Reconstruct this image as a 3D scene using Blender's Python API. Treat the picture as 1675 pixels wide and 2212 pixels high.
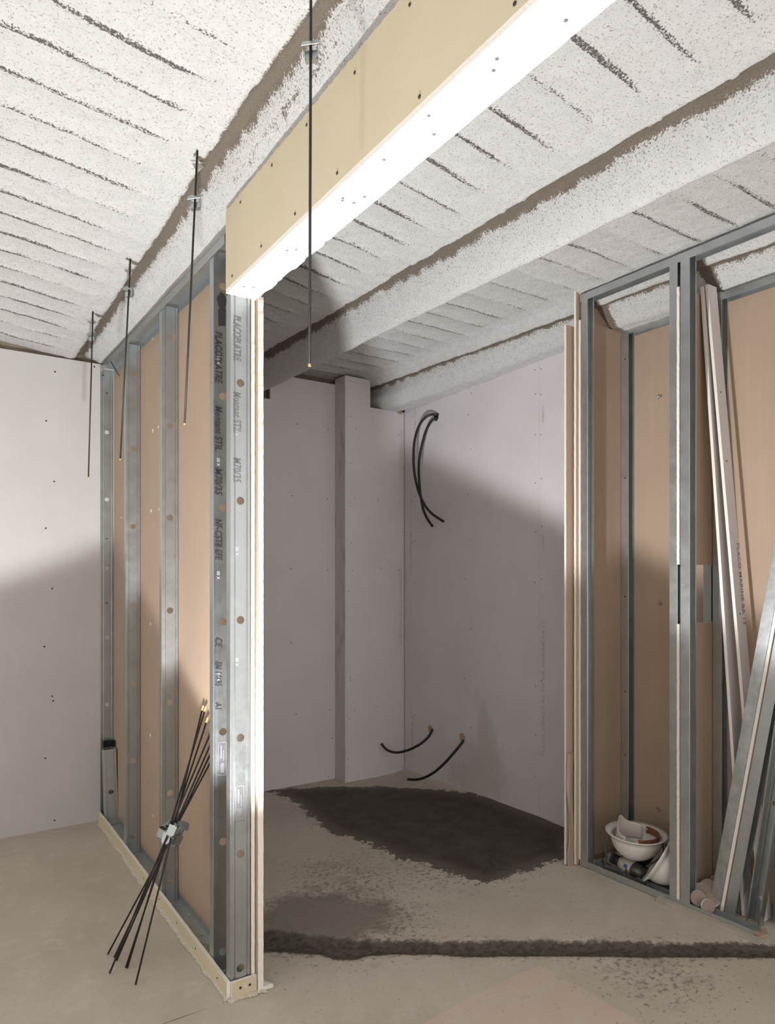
import bpy, math, random
import numpy as np
from mathutils import Vector, Matrix

# ------------------------------------------------------------------ reset
for o in list(bpy.data.objects): bpy.data.objects.remove(o)
S = bpy.context.scene
COL = S.collection
PI = math.pi
random.seed(7)

# ------------------------------------------------------------------ camera
FPX, HCAM = 1536.0, 1.4
YAW = math.radians(34.5465)
cam_d = bpy.data.cameras.new('camera'); cam = bpy.data.objects.new('camera', cam_d); COL.objects.link(cam)
cam.location = (0, 0, HCAM); cam.rotation_euler = (PI/2, 0, -YAW)
cam_d.sensor_fit = 'VERTICAL'; cam_d.sensor_height = 36.0; cam_d.sensor_width = 36.0
cam_d.lens = FPX/2212*36
cam_d.shift_y = 140/2212
cam_d.clip_start = 0.02
S.camera = cam

# ------------------------------------------------------------------ light
S.view_settings.view_transform = 'Standard'; S.view_settings.look = 'None'
S.view_settings.gamma = 1.0; S.view_settings.use_curve_mapping = False
S.view_settings.exposure = 0.25
w = bpy.data.worlds.new('world'); S.world = w; w.use_nodes = True
w.node_tree.nodes['Background'].inputs[0].default_value = (1.0, 0.96, 0.92, 1)
w.node_tree.nodes['Background'].inputs[1].default_value = 1.45
# the flood lamp standing on the floor, just below the picture, tipped back so it throws its light up at the ceiling
sd = bpy.data.lights.new('flood_lamp_light', 'SPOT'); sl = bpy.data.objects.new('flood_lamp_light', sd); COL.objects.link(sl)
sd.energy = 268; sd.color = (0.975, 0.985, 1.0); sd.spot_size = PI; sd.spot_blend = 0.06; sd.shadow_soft_size = 0.045
sl.location = (0.41, 1.6, 0.125)
sl.rotation_euler = Vector((-0.389, -0.422, 1)).to_track_quat('-Z', 'Y').to_euler()

# ------------------------------------------------------------------ helpers: picture geometry -> place
_F = np.array([math.sin(YAW), math.cos(YAW), 0]); _R = np.array([math.cos(YAW), -math.sin(YAW), 0]); _U = np.array([0, 0, 1.])
_C = np.array([0, 0, HCAM])
def ray(x, y): return _F+_R*(x-837.5)/FPX+_U*(1246.-y)/FPX
def PZ(x, y, z=0.): d = ray(x, y); return _C+d*(z-HCAM)/d[2]
def PX(x, y, X): d = ray(x, y); return _C+d*X/d[0]
def PY(x, y, Y): d = ray(x, y); return _C+d*Y/d[1]
def PD(x, y, D): return _C+ray(x, y)*D

# partition frame: u across (towards the alcove), v along the partition (away), z up
PO = np.array([.896, 2.24]); EV = np.array([.0225, 1.]); EV /= np.linalg.norm(EV); EU = np.array([EV[1], -EV[0]])
def PT(u, v, z): q = PO+EU*u+EV*v; return (q[0], q[1], z)
def ID(x, y, z): return (x, y, z)

# ------------------------------------------------------------------ mesh helpers
class MB:
    def __init__(s): s.v = []; s.f = []; s.m = []
    def add(s, vs, fs, mi=0):
        b = len(s.v); s.v += [tuple(map(float, p)) for p in vs]
        for f in fs: s.f.append(tuple(b+i for i in f)); s.m.append(mi)
        return s
    def box(s, a, b, T=ID, mi=(0,)*6):
        (x0, y0, z0), (x1, y1, z1) = a, b
        vs = [T(x, y, z) for z in (z0, z1) for y in (y0, y1) for x in (x0, x1)]
        fs = [(0, 2, 3, 1), (4, 5, 7, 6), (0, 1, 5, 4), (2, 6, 7, 3), (0, 4, 6, 2), (1, 3, 7, 5)]  # -z +z -y +y -x +x
        for f, m in zip(fs, mi): s.add(vs, [f], m); 
        return s
    def tube(s, pts, r, n=10, cap=True, mi=0):
        pts = [Vector(p) for p in pts]; rs = r if isinstance(r, (list, tuple)) else [r]*len(pts)
        t0 = (pts[1]-pts[0]).normalized(); up = Vector((0, 0, 1)) if abs(t0.z) < .9 else Vector((1, 0, 0))
        nrm = t0.cross(up).normalized(); vs = []; fs = []
        for i, p in enumerate(pts):
            t = (pts[min(i+1, len(pts)-1)]-pts[max(i-1, 0)]).normalized()
            nrm = (nrm-t*nrm.dot(t)).normalized(); bn = t.cross(nrm)
            for k in range(n):
                a = 2*PI*k/n; vs.append(p+(nrm*math.cos(a)+bn*math.sin(a))*rs[i])
        for i in range(len(pts)-1):
            for k in range(n):
                k2 = (k+1) % n; fs.append((i*n+k, i*n+k2, (i+1)*n+k2, (i+1)*n+k))
        if cap: fs.append(tuple(range(n))[::-1]); fs.append(tuple((len(pts)-1)*n+k for k in range(n)))
        return s.add(vs, fs, mi)
    def lathe(s, prof, n=40, M=Matrix(), sx=1, sy=1, close=False, mi=0):
        vs = []; fs = []
        for r, z in prof:
            for k in range(n):
                a = 2*PI*k/n; vs.append(M @ Vector((r*sx*math.cos(a), r*sy*math.sin(a), z)))
        m = len(prof)
        for i in range(m-1 if not close else m):
            j = (i+1) % m
            for k in range(n):
                k2 = (k+1) % n; fs.append((i*n+k, i*n+k2, j*n+k2, j*n+k))
        return s.add(vs, fs, mi)
    def prism(s, poly, p0, ax, ay, az, h, mi=0):
        """polygon poly (list of 2-d) placed at p0 with axes ax, ay, extruded h along az"""
        p0 = Vector(p0); ax = Vector(ax); ay = Vector(ay); az = Vector(az); n = len(poly)
        vs = [p0+ax*a+ay*b for a, b in poly]+[p0+ax*a+ay*b+az*h for a, b in poly]
        fs = [tuple(range(n))[::-1], tuple(range(n, 2*n))]+[(i, (i+1) % n, n+(i+1) % n, n+i) for i in range(n)]
        return s.add(vs, fs, mi)

WORLD = {}
def tag(o, label=None, cat=None, group=None, kind=None):
    if label: o['label'] = label
    if cat: o['category'] = cat
    if group: o['group'] = group
    if kind: o['kind'] = kind
    return o
def obj(name, mb, mats, parent=None, label=None, cat=None, group=None, kind=None, smooth=False, solid=0, bevel=0, mesh=None):
    """link ONE mesh object whose origin lies at its base"""
    v = np.array(mb.v); lo = v.min(0); hi = v.max(0); base = np.array([(lo[0]+hi[0])/2, (lo[1]+hi[1])/2, lo[2]])
    me = bpy.data.meshes.new(name); me.from_pydata((v-base).tolist(), [], mb.f)
    if not isinstance(mats, (list, tuple)): mats = [mats]
    for m in mats: me.materials.append(m)
    if len(mats) > 1: me.polygons.foreach_set('material_index', mb.m)
    if smooth: me.polygons.foreach_set('use_smooth', [True]*len(me.polygons))
    me.update()
    o = bpy.data.objects.new(name, me); COL.objects.link(o)
    WORLD[o.name] = base
    if parent is not None: o.parent = parent; base = base-WORLD[parent.name]
    o.location = base
    if solid: md = o.modifiers.new('sheet', 'SOLIDIFY'); md.thickness = solid; md.offset = 0
    if bevel: md = o.modifiers.new('edge', 'BEVEL'); md.width = bevel; md.segments = 2; md.limit_method = 'ANGLE'
    return tag(o, label, cat, group, kind)
def thing(name, loc, label, cat, group=None, kind=None):
    o = bpy.data.objects.new(name, None); COL.objects.link(o); o.empty_display_size = .05
    o.location = loc; WORLD[o.name] = np.array(loc, float)
    return tag(o, label, cat, group, kind)
def text_mb(s, origin, ax, ay, size, squash=1.0, shear=0.0, depth=0.0005, bold=.012):
    """lettering as flat faces: text runs along ax, letter tops along ay"""
    cu = bpy.data.curves.new('lettering', 'FONT'); cu.body = s; cu.size = size; cu.shear = shear; cu.space_character = 1.08; cu.offset = size*bold
    t = bpy.data.objects.new('lettering', cu); COL.objects.link(t)
    dg = bpy.context.evaluated_depsgraph_get(); dg.update()
    me = bpy.data.meshes.new_from_object(t.evaluated_get(dg))
    o = Vector(origin); ax = Vector(ax).normalized(); ay = Vector(ay).normalized(); nz = ax.cross(ay)
    mb = MB(); mb.add([o+ax*v.co.x*squash+ay*v.co.y+nz*depth for v in me.vertices], [tuple(p.vertices) for p in me.polygons])
    bpy.data.objects.remove(t); bpy.data.curves.remove(cu); bpy.data.meshes.remove(me)
    return mb

# smooth value noise (numpy)
def _h(ix, iy, seed):
    n = (ix.astype(np.int64)*374761393+iy.astype(np.int64)*668265263+seed*2147483647) & 0xffffffff
    n = ((n ^ (n >> 13))*1274126177) & 0xffffffff
    return ((n ^ (n >> 16)) & 0xffff)/65535.
def vnoise(x, y, seed=0):
    ix = np.floor(x); iy = np.floor(y); fx = x-ix; fy = y-iy; fx = fx*fx*(3-2*fx); fy = fy*fy*(3-2*fy)
    a = _h(ix, iy, seed); b = _h(ix+1, iy, seed); c = _h(ix, iy+1, seed); d = _h(ix+1, iy+1, seed)
    return (a*(1-fx)+b*fx)*(1-fy)+(c*(1-fx)+d*fx)*fy-.5
def sdist(px, py, poly):
    """signed distance to polygon, inside positive"""
    poly = np.array(poly, float); d = np.full(px.shape, 1e9); ins = np.zeros(px.shape, bool); n = len(poly)
    for i in range(n):
        a = poly[i]; b = poly[(i+1) % n]; e = b-a; wx = px-a[0]; wy = py-a[1]
        t = np.clip((wx*e[0]+wy*e[1])/(e@e+1e-12), 0, 1)
        d = np.minimum(d, (wx-e[0]*t)**2+(wy-e[1]*t)**2)
        c = ((a[1] <= py) & (b[1] > py)) | ((b[1] <= py) & (a[1] > py))
        xi = a[0]+(py-a[1])/(e[1] if abs(e[1]) > 1e-12 else 1e-12)*e[0]
        ins ^= c & (px < xi)
    d = np.sqrt(d); return np.where(ins, d, -d)
def grid_obj(name, X, Y, Z, mat, attrs, kind='structure'):
    ny, nx = X.shape; me = bpy.data.meshes.new(name)
    co = np.stack([X, Y, Z], -1).reshape(-1, 3)
    i = np.arange((ny-1)*nx).reshape(ny-1, nx)[:, :-1].ravel()
    fs = np.stack([i, i+1, i+nx+1, i+nx], -1)
    me.vertices.add(len(co)); me.vertices.foreach_set('co', co.ravel())
    me.loops.add(fs.size); me.loops.foreach_set('vertex_index', fs.ravel().astype(np.int32))
    me.polygons.add(len(fs)); me.polygons.foreach_set('loop_start', np.arange(0, fs.size, 4, dtype=np.int32))
    me.polygons.foreach_set('loop_total', np.full(len(fs), 4, np.int32))
    me.update(calc_edges=True); me.validate()
    me.polygons.foreach_set('use_smooth', [True]*len(me.polygons))
    for k, a in attrs.items():
        at = me.attributes.new(k, 'FLOAT', 'POINT'); at.data.foreach_set('value', a.ravel().astype(np.float32))
    me.materials.append(mat)
    o = bpy.data.objects.new(name, me); COL.objects.link(o); WORLD[o.name] = np.zeros(3)
    return tag(o, kind=kind)

# ------------------------------------------------------------------ material helpers
class NT:
    def __init__(s, name):
        s.m = bpy.data.materials.new(name); s.m.use_nodes = True; s.t = s.m.node_tree; s.b = s.t.nodes['Principled BSDF']
        s.tc = s.n('ShaderNodeNewGeometry').outputs['Position']
    def n(s, ty, **kw):
        x = s.t.nodes.new(ty)
        for k, v in kw.items(): setattr(x, k, v)
        return x
    def l(s, a, b): s.t.links.new(a, b)
    def setin(s, sock, v):
        if hasattr(v, 'node'): s.l(v, sock)
        else: sock.default_value = v
    def noise(s, scale, detail=4, rough=.6, vec=None, stretch=None):
        x = s.n('ShaderNodeTexNoise'); x.inputs['Scale'].default_value = scale; x.inputs['Detail'].default_value = detail; x.inputs['Roughness'].default_value = rough
        v = vec or s.tc
        if stretch:
            mp = s.n('ShaderNodeMapping'); mp.inputs['Scale'].default_value = stretch; s.l(v, mp.inputs[0]); v = mp.outputs[0]
        s.l(v, x.inputs['Vector']); return x.outputs['Fac']
    def vor(s, scale, feature='F1'):
        x = s.n('ShaderNodeTexVoronoi', feature=feature); x.inputs['Scale'].default_value = scale; s.l(s.tc, x.inputs['Vector']); return x.outputs['Distance']
    def math(s, op, a, b=0., c=None):
        x = s.n('ShaderNodeMath', operation=op); s.setin(x.inputs[0], a); s.setin(x.inputs[1], b)
        if c is not None: s.setin(x.inputs[2], c)
        return x.outputs[0]
    def step(s, v, a, b, lo=0., hi=1.):
        x = s.n('ShaderNodeMapRange', interpolation_type='SMOOTHSTEP'); s.setin(x.inputs[0], v)
        for i, q in enumerate((a, b, lo, hi)): s.setin(x.inputs[i+1], q)
        return x.outputs[0]
    def mix(s, f, a, b):
        x = s.n('ShaderNodeMix', data_type='RGBA'); s.setin(x.inputs[0], f)
        for i, q in ((6, a), (7, b)):
            if hasattr(q, 'node'): s.l(q, x.inputs[i])
            else: x.inputs[i].default_value = (*q[:3], 1)
        return x.outputs[2]
    def attr(s, name): x = s.n('ShaderNodeAttribute', attribute_name=name); return x.outputs['Fac']
    def bump(s, h, strength=.3, dist=.002, prev=None):
        x = s.n('ShaderNodeBump'); x.inputs['Strength'].default_value = strength; x.inputs['Distance'].default_value = dist
        s.l(h, x.inputs['Height'])
        if prev is not None: s.l(prev, x.inputs['Normal'])
        s.l(x.outputs[0], s.b.inputs['Normal']); return x.outputs[0]
    def col(s, c): s.setin(s.b.inputs['Base Color'], c if hasattr(c, 'node') else (*c, 1)); return s
    def rough(s, r): s.setin(s.b.inputs['Roughness'], r); return s
    def metal(s, r): s.setin(s.b.inputs['Metallic'], r); return s
def c2(c, k): return tuple(min(1, x*k) for x in c)
def simple(name, c, rough=.6, metal=0., var=.06, scale=12., bump=0., bscale=200., stretch=None):
    k = NT(name); f = k.step(k.noise(scale, 5, .6, stretch=stretch), .25, .75)
    k.col(k.mix(f, c2(c, 1-var), c2(c, 1+var))); k.rough(rough); k.metal(metal)
    if bump: k.bump(k.noise(bscale, 3, .6), bump, .002)
    return k.m

# ---- board faces
def board_face(name, c, fibre=.05):
    k = NT(name); a = k.step(k.noise(3, 5, .6), .3, .7); b = k.step(k.noise(60, 3, .5, stretch=(1, 1, .04)), .3, .7)
    x = k.mix(a, c2(c, .96), c2(c, 1.03)); x = k.mix(k.math('MULTIPLY', b, .35), x, c2(c, 1-fibre*1.6))
    k.col(x); k.rough(.75); k.b.inputs['Specular IOR Level'].default_value = .25
    k.bump(k.noise(900, 2, .5), .08, .0005); return k.m
M_LILAC = board_face('lilac_board_paper', (.66, .625, .63), .02)
M_WHITEB = board_face('white_board_paper', (.84, .83, .82), .02)
M_PALEB = board_face('pale_lilac_board_paper', (.545, .525, .512), .02)
M_YELLOW = board_face('cream_board_paper', (.60, .52, .37), .02)
M_KRAFT = board_face('kraft_board_paper', (.425, .315, .232), .06)
def gyp():
    k = NT('gypsum_core'); a = k.noise(180, 4, .7); s = k.step(a, .62, .7)
    k.col(k.mix(k.math('MULTIPLY', s, .35), (.80, .755, .69), (.45, .36, .27))); k.rough(.9); k.bump(a, .5, .0025); return k.m
M_GYP = gyp()
# ---- galvanised sheet
def galv(name, base=(.455, .485, .49), rough=.36):
    k = NT(name); vo = k.n('ShaderNodeTexVoronoi'); vo.inputs['Scale'].default_value = 90; k.l(k.tc, vo.inputs['Vector'])
    sp = k.n('ShaderNodeSeparateColor'); k.l(vo.outputs['Color'], sp.inputs[0]); a = k.noise(14, 5, .65)
    f = k.math('ADD', k.math('MULTIPLY', sp.outputs[0], .35), k.math('MULTIPLY', k.step(a, .3, .7), .65))
    k.col(k.mix(f, c2(base, .92), c2(base, 1.05)))
    dust = k.step(k.noise(5, 5, .7), .64, .84)
    k.rough(k.math('ADD', k.math('MULTIPLY', f, .09), k.math('ADD', rough-.05, k.math('MULTIPLY', dust, .15))))
    k.metal(k.math('SUBTRACT', .92, k.math('MULTIPLY', dust, .25)))
    k.bump(k.noise(350, 2, .5), .06, .0006); return k.m
M_GALV = galv('galvanised_steel')
M_GALVD = galv('dull_galvanised_steel', (.56, .585, .585), .42)
def knurl():
    k = NT('knurled_galvanised_steel'); v = k.vor(800)
    k.col(k.mix(k.step(k.noise(20, 4, .6), .3, .7), (.52, .55, .555), (.70, .73, .735))); k.rough(.30); k.metal(.92)
    k.bump(v, .4, .0006); return k.m
M_KNURL = knurl()
# ---- plain ones
M_BLACK = simple('black_coated_steel', (.022, .021, .020), .5, 0.2, .2, 80)
M_BRASS = simple('brass_tip', (.75, .55, .25), .4, .5)
M_CABLE = simple('black_plastic_sheath', (.011, .012, .011), .42, 0, .1, 60)
M_HOLE = simple('dark_void', (.012, .01, .009), .9)
M_SCREW = simple('dark_screw_head', (.03, .028, .027), .55, .3)
M_INK = simple('black_stamp_ink', (.030, .026, .028), .85, 0)
M_INKF = simple('faded_grey_stamp_ink', (.16, .16, .16), .85, 0)
M_INKP = simple('violet_stamp_ink', (.20, .18, .21), .7, 0)
M_INKR = simple('faded_red_print', (.53, .43, .43), .75)
M_INKR2 = simple('red_print', (.50, .37, .37), .75)
M_INKG = simple('pale_scratch', (.58, .58, .57), .6)
M_FOAM = simple('ochre_foam', (.42, .30, .17), .85, 0, .3, 90, .8, 120)
M_HELMET = simple('white_hard_hat_plastic', (.68, .645, .60), .32, 0, .05, 20)
M_LEATHER = simple('brown_leather_band', (.20, .07, .03), .55, 0, .25, 40)
M_PAPERW = simple('offwhite_plastic_sheet', (.62, .56, .50), .6, 0, .08, 9)
M_GREYP = simple('grey_tool_plastic', (.20, .195, .185), .5, 0, .25, 50)
M_DARKM = simple('dirty_cast_metal', (.12, .11, .10), .45, .6, .35, 60, .3, 150)
M_BLUE = simple('blue_label', (.02, .10, .28), .5)
M_DISC = board_face('shaded_grey_kraft_disc_paper', (.29, .22, .185), .03)  # grey-pink paper, darkened to stand in for the shade in the pile
M_BAG = simple('black_bag_fabric', (.008, .008, .009), .85, 0, .2, 60, .4, 90)
M_CORD = simple('dark_grey_cord', (.045, .047, .05), .5)
M_PLANK = simple('dusty_fibre_strip', (.42, .375, .31), .85, 0, .12, 8, .3, 150)
M_MASON = simple('bare_render_grey', (.20, .165, .125), .95, 0, .2, 9, .9, 70)
M_CRUMB = simple('plaster_crumbs', (.55, .49, .41), .95, 0, .15, 60, .8, 100)

# ---- sprayed ceiling
def ceiling_mat():
    k = NT('sprayed_insulation')
    n1 = k.noise(150, 5, .72); n2 = k.noise(28, 4, .65); n3 = k.noise(320, 3, .7)
    st = k.attr('strip')          # metres, inside the bare band positive
    f_strip = k.step(k.math('ADD', st, k.math('MULTIPLY', k.math('SUBTRACT', n1, .5), .060)), -.0025, .0025)
    ln = k.attr('joint')          # 0..1 strength of the block joints
    jn = k.step(k.math('ADD', k.math('MULTIPLY', ln, .30), n1), .675, .73); 
    spk = k.step(k.math('ADD', n1, k.math('MULTIPLY', k.attr('rag'), .05)), .565, .625); spk = k.math('MULTIPLY', spk, k.math('ADD', .72, k.math('MULTIPLY', k.attr('rag'), .4)))
    white = k.mix(k.step(n2, .3, .7), (.675, .67, .66), (.73, .725, .715))
    c = k.mix(k.math('MINIMUM', spk, 1.), white, (.24, .22, .20))
    c = k.mix(k.math('MULTIPLY', jn, .95), c, (.11, .098, .085))
    bare_and_shadow = k.mix(k.step(n3, .3, .7), (.165, .138, .11), (.26, .222, .18))  # unsprayed ceiling tone, also used for the painted rod shadows
    k.col(k.mix(f_strip, c, bare_and_shadow)); k.rough(.95); k.b.inputs['Specular IOR Level'].default_value = .1
    h = k.math('ADD', n1, k.math('MULTIPLY', n3, .35)); k.bump(h, .8, .009); return k.m
M_CEIL = ceiling_mat()

# ---- floor
def floor_mat():
    k = NT('dusty_concrete_slab')
    n0 = k.noise(2.2, 6, .65); n1 = k.noise(9, 6, .7); n2 = k.noise(45, 5, .7); n3 = k.noise(300, 3, .6)
    base = k.mix(k.step(n0, .3, .7), (.455, .405, .335), (.53, .48, .405))
    base = k.mix(k.math('MULTIPLY', k.step(n1, .52, .72), .45), base, (.68, .635, .56))
    tro = k.noise(160, 3, .5, stretch=(.25, 1, 1)); base = k.mix(k.math('MULTIPLY', k.step(tro, .5, .7), .14), base, (.26, .22, .17))
    # pink dusted panel
    pk = k.step(k.math('ADD', k.attr('pink'), k.math('MULTIPLY', k.math('SUBTRACT', n1, .5), .03)), -.004, .008)
    pkc = k.mix(k.step(n1, .35, .65), (.60, .45, .365), (.57, .50, .42))
    base = k.mix(k.math('MULTIPLY', pk, .85), base, pkc)
    # crumbs of mortar
    dirt = k.attr('dirt'); cr = k.step(k.math('ADD', n2, k.math('MULTIPLY', dirt, .11)), .665, .72)
    base = k.mix(k.math('MULTIPLY', cr, .62), base, (.12, .10, .08))
    sm = k.step(k.math('ADD', n1, k.math('MULTIPLY', dirt, .12)), .62, .78); base = k.mix(k.math('MULTIPLY', sm, .45), base, (.24, .205, .165))
    # blotch (half dry), wet patch, channel
    d2 = k.math('SUBTRACT', n1, .5); d3 = k.math('SUBTRACT', n2, .5)
    bl = k.step(k.math('ADD', k.attr('blotch'), k.math('ADD', k.math('MULTIPLY', d2, .22), k.math('MULTIPLY', d3, .08))), -.06, .07)
    base = k.mix(k.math('MULTIPLY', bl, .72), base, (.165, .145, .118))
    wt = k.step(k.math('ADD', k.attr('wet'), k.math('ADD', k.math('MULTIPLY', d2, .22), k.math('MULTIPLY', d3, .12))), -.005, .009)
    wetc = k.mix(k.step(n1, .3, .7), (.052, .042, .034), (.088, .073, .060))
    rim = k.step(k.attr('wet'), .02, .12); wetc = k.mix(rim, (.12, .10, .083), wetc)
    ck = k.n('ShaderNodeTexVoronoi', feature='DISTANCE_TO_EDGE'); ck.inputs['Scale'].default_value = 5; k.l(k.tc, ck.inputs['Vector'])
    ckf = k.math('MULTIPLY', k.step(k.math('ADD', ck.outputs['Distance'], k.math('MULTIPLY', k.math('SUBTRACT', n1, .5), .10)), .006, .001), k.step(n0, .5, .6)); wetc = k.mix(k.math('MULTIPLY', ckf, .7), wetc, (.012, .010, .009))
    base = k.mix(wt, base, wetc)
    ch = k.step(k.math('ADD', k.attr('channel'), k.math('ADD', k.math('MULTIPLY', d2, .07), k.math('MULTIPLY', d3, .045))), -.024, .002)
    chc = k.mix(k.step(n2, .35, .65), (.055, .048, .039), (.12, .105, .085)); base = k.mix(ch, base, chc)
    cw = k.step(k.attr('crack'), .0035, .0015); base = k.mix(k.math('MULTIPLY', cw, .8), base, (.10, .085, .07))
    k.col(base); k.rough(k.math('SUBTRACT', .92, k.math('MULTIPLY', wt, .22)))
    k.b.inputs['Specular IOR Level'].default_value = .3
    h = k.math('ADD', k.math('MULTIPLY', n2, k.math('ADD', .35, k.math('MULTIPLY', k.math('MAXIMUM', ch, wt), .8))), k.math('MULTIPLY', n3, .2))
    k.bump(h, .45, .006); return k.m
M_FLOOR = floor_mat()
def stained_board():
    k = NT('lilac_board_with_mortar_smear'); c = (.66, .625, .63)
    a = k.step(k.noise(3, 5, .6), .3, .7); x = k.mix(a, c2(c, .96), c2(c, 1.03))
    s = k.attr('smear'); n = k.noise(14, 6, .7, stretch=(1, 1, .35))
    f = k.step(k.math('ADD', s, k.math('MULTIPLY', k.math('SUBTRACT', n, .5), .30)), -.03, .10)
    x = k.mix(k.math('MULTIPLY', f, .42), x, (.46, .385, .295)); k.col(x); k.rough(.75); k.b.inputs['Specular IOR Level'].default_value = .25
    return k.m
M_SMEAR = stained_board()
def patchy():
    k = NT('lilac_board_with_compound'); n = k.noise(9, 6, .7, stretch=(1, 1, .3))
    k.col(k.mix(k.step(n, .52, .68), (.60, .555, .555), (.46, .38, .33))); k.rough(.8); return k.m
M_PATCHY = patchy()

# ================================================================== STRUCTURE
# floor
xs = np.concatenate([np.arange(-2.3, -.2, .06), np.arange(-.2, 3.2, .016), np.arange(3.2, 3.5, .06)])
ys = np.concatenate([np.arange(-2.0, .6, .06), np.arange(.6, 4.4, .016)])
FX, FY = np.meshgrid(xs, ys)
def wpoly(pts): return [tuple(PZ(x, y)[:2]) for x, y in pts]
wet = sdist(FX, FY, wpoly([(575, 1706), (640, 1703), (722, 1700), (837, 1700), (905, 1704), (950, 1709), (1030, 1722), (1087, 1740), (1150, 1766), (1235, 1796), (1235, 1850),
     (1180, 1868), (1142, 1880), (1105, 1893), (1066, 1909), (1030, 1906), (1000, 1895), (921, 1867), (854, 1853), (800, 1825), (731, 1803), (690, 1783), (664, 1756), (640, 1735), (605, 1718)]))
blotch = sdist(FX, FY, wpoly([(540, 1985), (590, 1945), (640, 1930), (740, 1925), (830, 1948), (872, 1970), (850, 2005), (800, 2020), (790, 2050), (700, 2060), (540, 2050)]))
channel = sdist(FX, FY, wpoly([(520, 2012), (600, 2012), (700, 2028), (800, 2034), (900, 2036), (1060, 2034), (1210, 2037), (1290, 2034), (1370, 2037), (1480, 2038), (1720, 2042), (2500, 2052),
     (2500, 2076), (1720, 2066), (1560, 2064), (1400, 2064), (1200, 2062), (1010, 2063), (930, 2057), (850, 2058), (790, 2062), (770, 2069), (720, 2068), (690, 2058), (600, 2053), (520, 2052)]))
pink = sdist(FX, FY, wpoly([(1167, 2083), (1250, 2130), (1380, 2205), (1480, 2260), (700, 2330), (900, 2216), (1030, 2146)]))
a = PZ(478, 2166); b = PZ(300, 2232); ab = b[:2]-a[:2]
tt = np.clip(((FX-a[0])*ab[0]+(FY-a[1])*ab[1])/(ab@ab), 0, 1.5); crack = np.hypot(FX-a[0]-tt*ab[0], FY-a[1]-tt*ab[1])
dirt = np.exp(-np.abs(channel)/.05)*.8+np.exp(-np.abs(wet)/.12)*.8+np.exp(-np.abs(blotch)/.15)*.7
dq = PZ(1420, 2110)[:2]; dirt += .55*np.exp(-((FX-dq[0])**2+(FY-dq[1])**2)/.07)
for (x_, y_, s_, a_) in ((760, 1905, .05, .9), (690, 1872, .03, .6), (960, 1880, .03, .9), (1420, 2120, .05, .6), (880, 1990, .03, .5)):
    dq = PZ(x_, y_)[:2]; dirt += a_*np.exp(-((FX-dq[0])**2+(FY-dq[1])**2)/s_)
dirt = (dirt+.25)*(FX > .98)
FZ = .0018*vnoise(FX*9, FY*9, 3)+.004*np.clip(vnoise(FX*40, FY*40, 4), 0, 1)*(channel > -.01)
FZ += -.016*np.clip((channel+.012)/.03, 0, 1)+.004*np.clip(wet/.02, 0, 1)*(1+vnoise(FX*12, FY*12, 8))
FZ += .035*np.exp(-np.maximum(0, (3.0-.024*(FY-4.14))-FX)/.05)*(FX > 2.5)*(FY > 2.4)*np.clip((FY-2.4)*2, 0, 1)*.8
FZ = FZ-FZ.min()*0
grid_obj('floor', FX, FY, FZ, M_FLOOR, dict(wet=wet, blotch=blotch, channel=channel, pink=pink, crack=crack, dirt=np.clip(dirt, 0, 1.3)))

# ceiling: ribbed vault between three encased joists running away from the camera
PROF = [(-.78, .0), (-.74, .004), (-.62, .002), (-.42, -.014), (-.20, -.040), (-.03, -.062), (-.022, -.054), (.018, -.056), (.026, -.074), (.045, -.112), (.066, -.155), (.085, -.187), (.102, -.204), (.118, -.200), (.145, -.14), (.17, -.06), (.30, -.006)]
PROF1 = PROF[:-5]+[(.085, -.195), (.100, -.212), (.175, -.215), (.20, -.15), (.23, -.05), (.30, -.006)]
PROF2 = [(-.78, .0), (-.74, .003), (-.5, .004), (-.14, .0), (-.09, -.012), (-.03, -.056)]+PROF[6:13]+[(.118, -.209), (.24, -.212), (.27, -.15), (.30, -.006)]
STR = [(.828, .012), (1.842, -.015), (2.868, -.045)]
def strip_x(i, y): return STR[i][0]+STR[i][1]*(y-2)
NB = 360
def prof_samples():
    us = []
    for i in range(3):
        s0 = -2.35 if i == 0 else .30
        if i == 0: us += [('w', 0, t) for t in np.linspace(-2.0-.835, -.10-.3, 90)]
        lo = -.40 if i == 0 else -.70
        us += [('w', i, t) for t in np.arange(lo+.012, -.10, .012)]
        us += [('w', i, t) for t in np.arange(-.10, .2999, .009)]
    us += [('w', 2, t) for t in np.arange(.30, .62, .03)]
    return us
US = prof_samples()
cy = np.concatenate([np.arange(-2.0, .2, .1), np.arange(.2, 4.42, .0125)])
CX = np.zeros((len(cy), len(US))); CZ = np.zeros_like(CX); SS = np.zeros_like(CX); JJ = np.zeros_like(CX); RG = np.zeros_like(CX)
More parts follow.
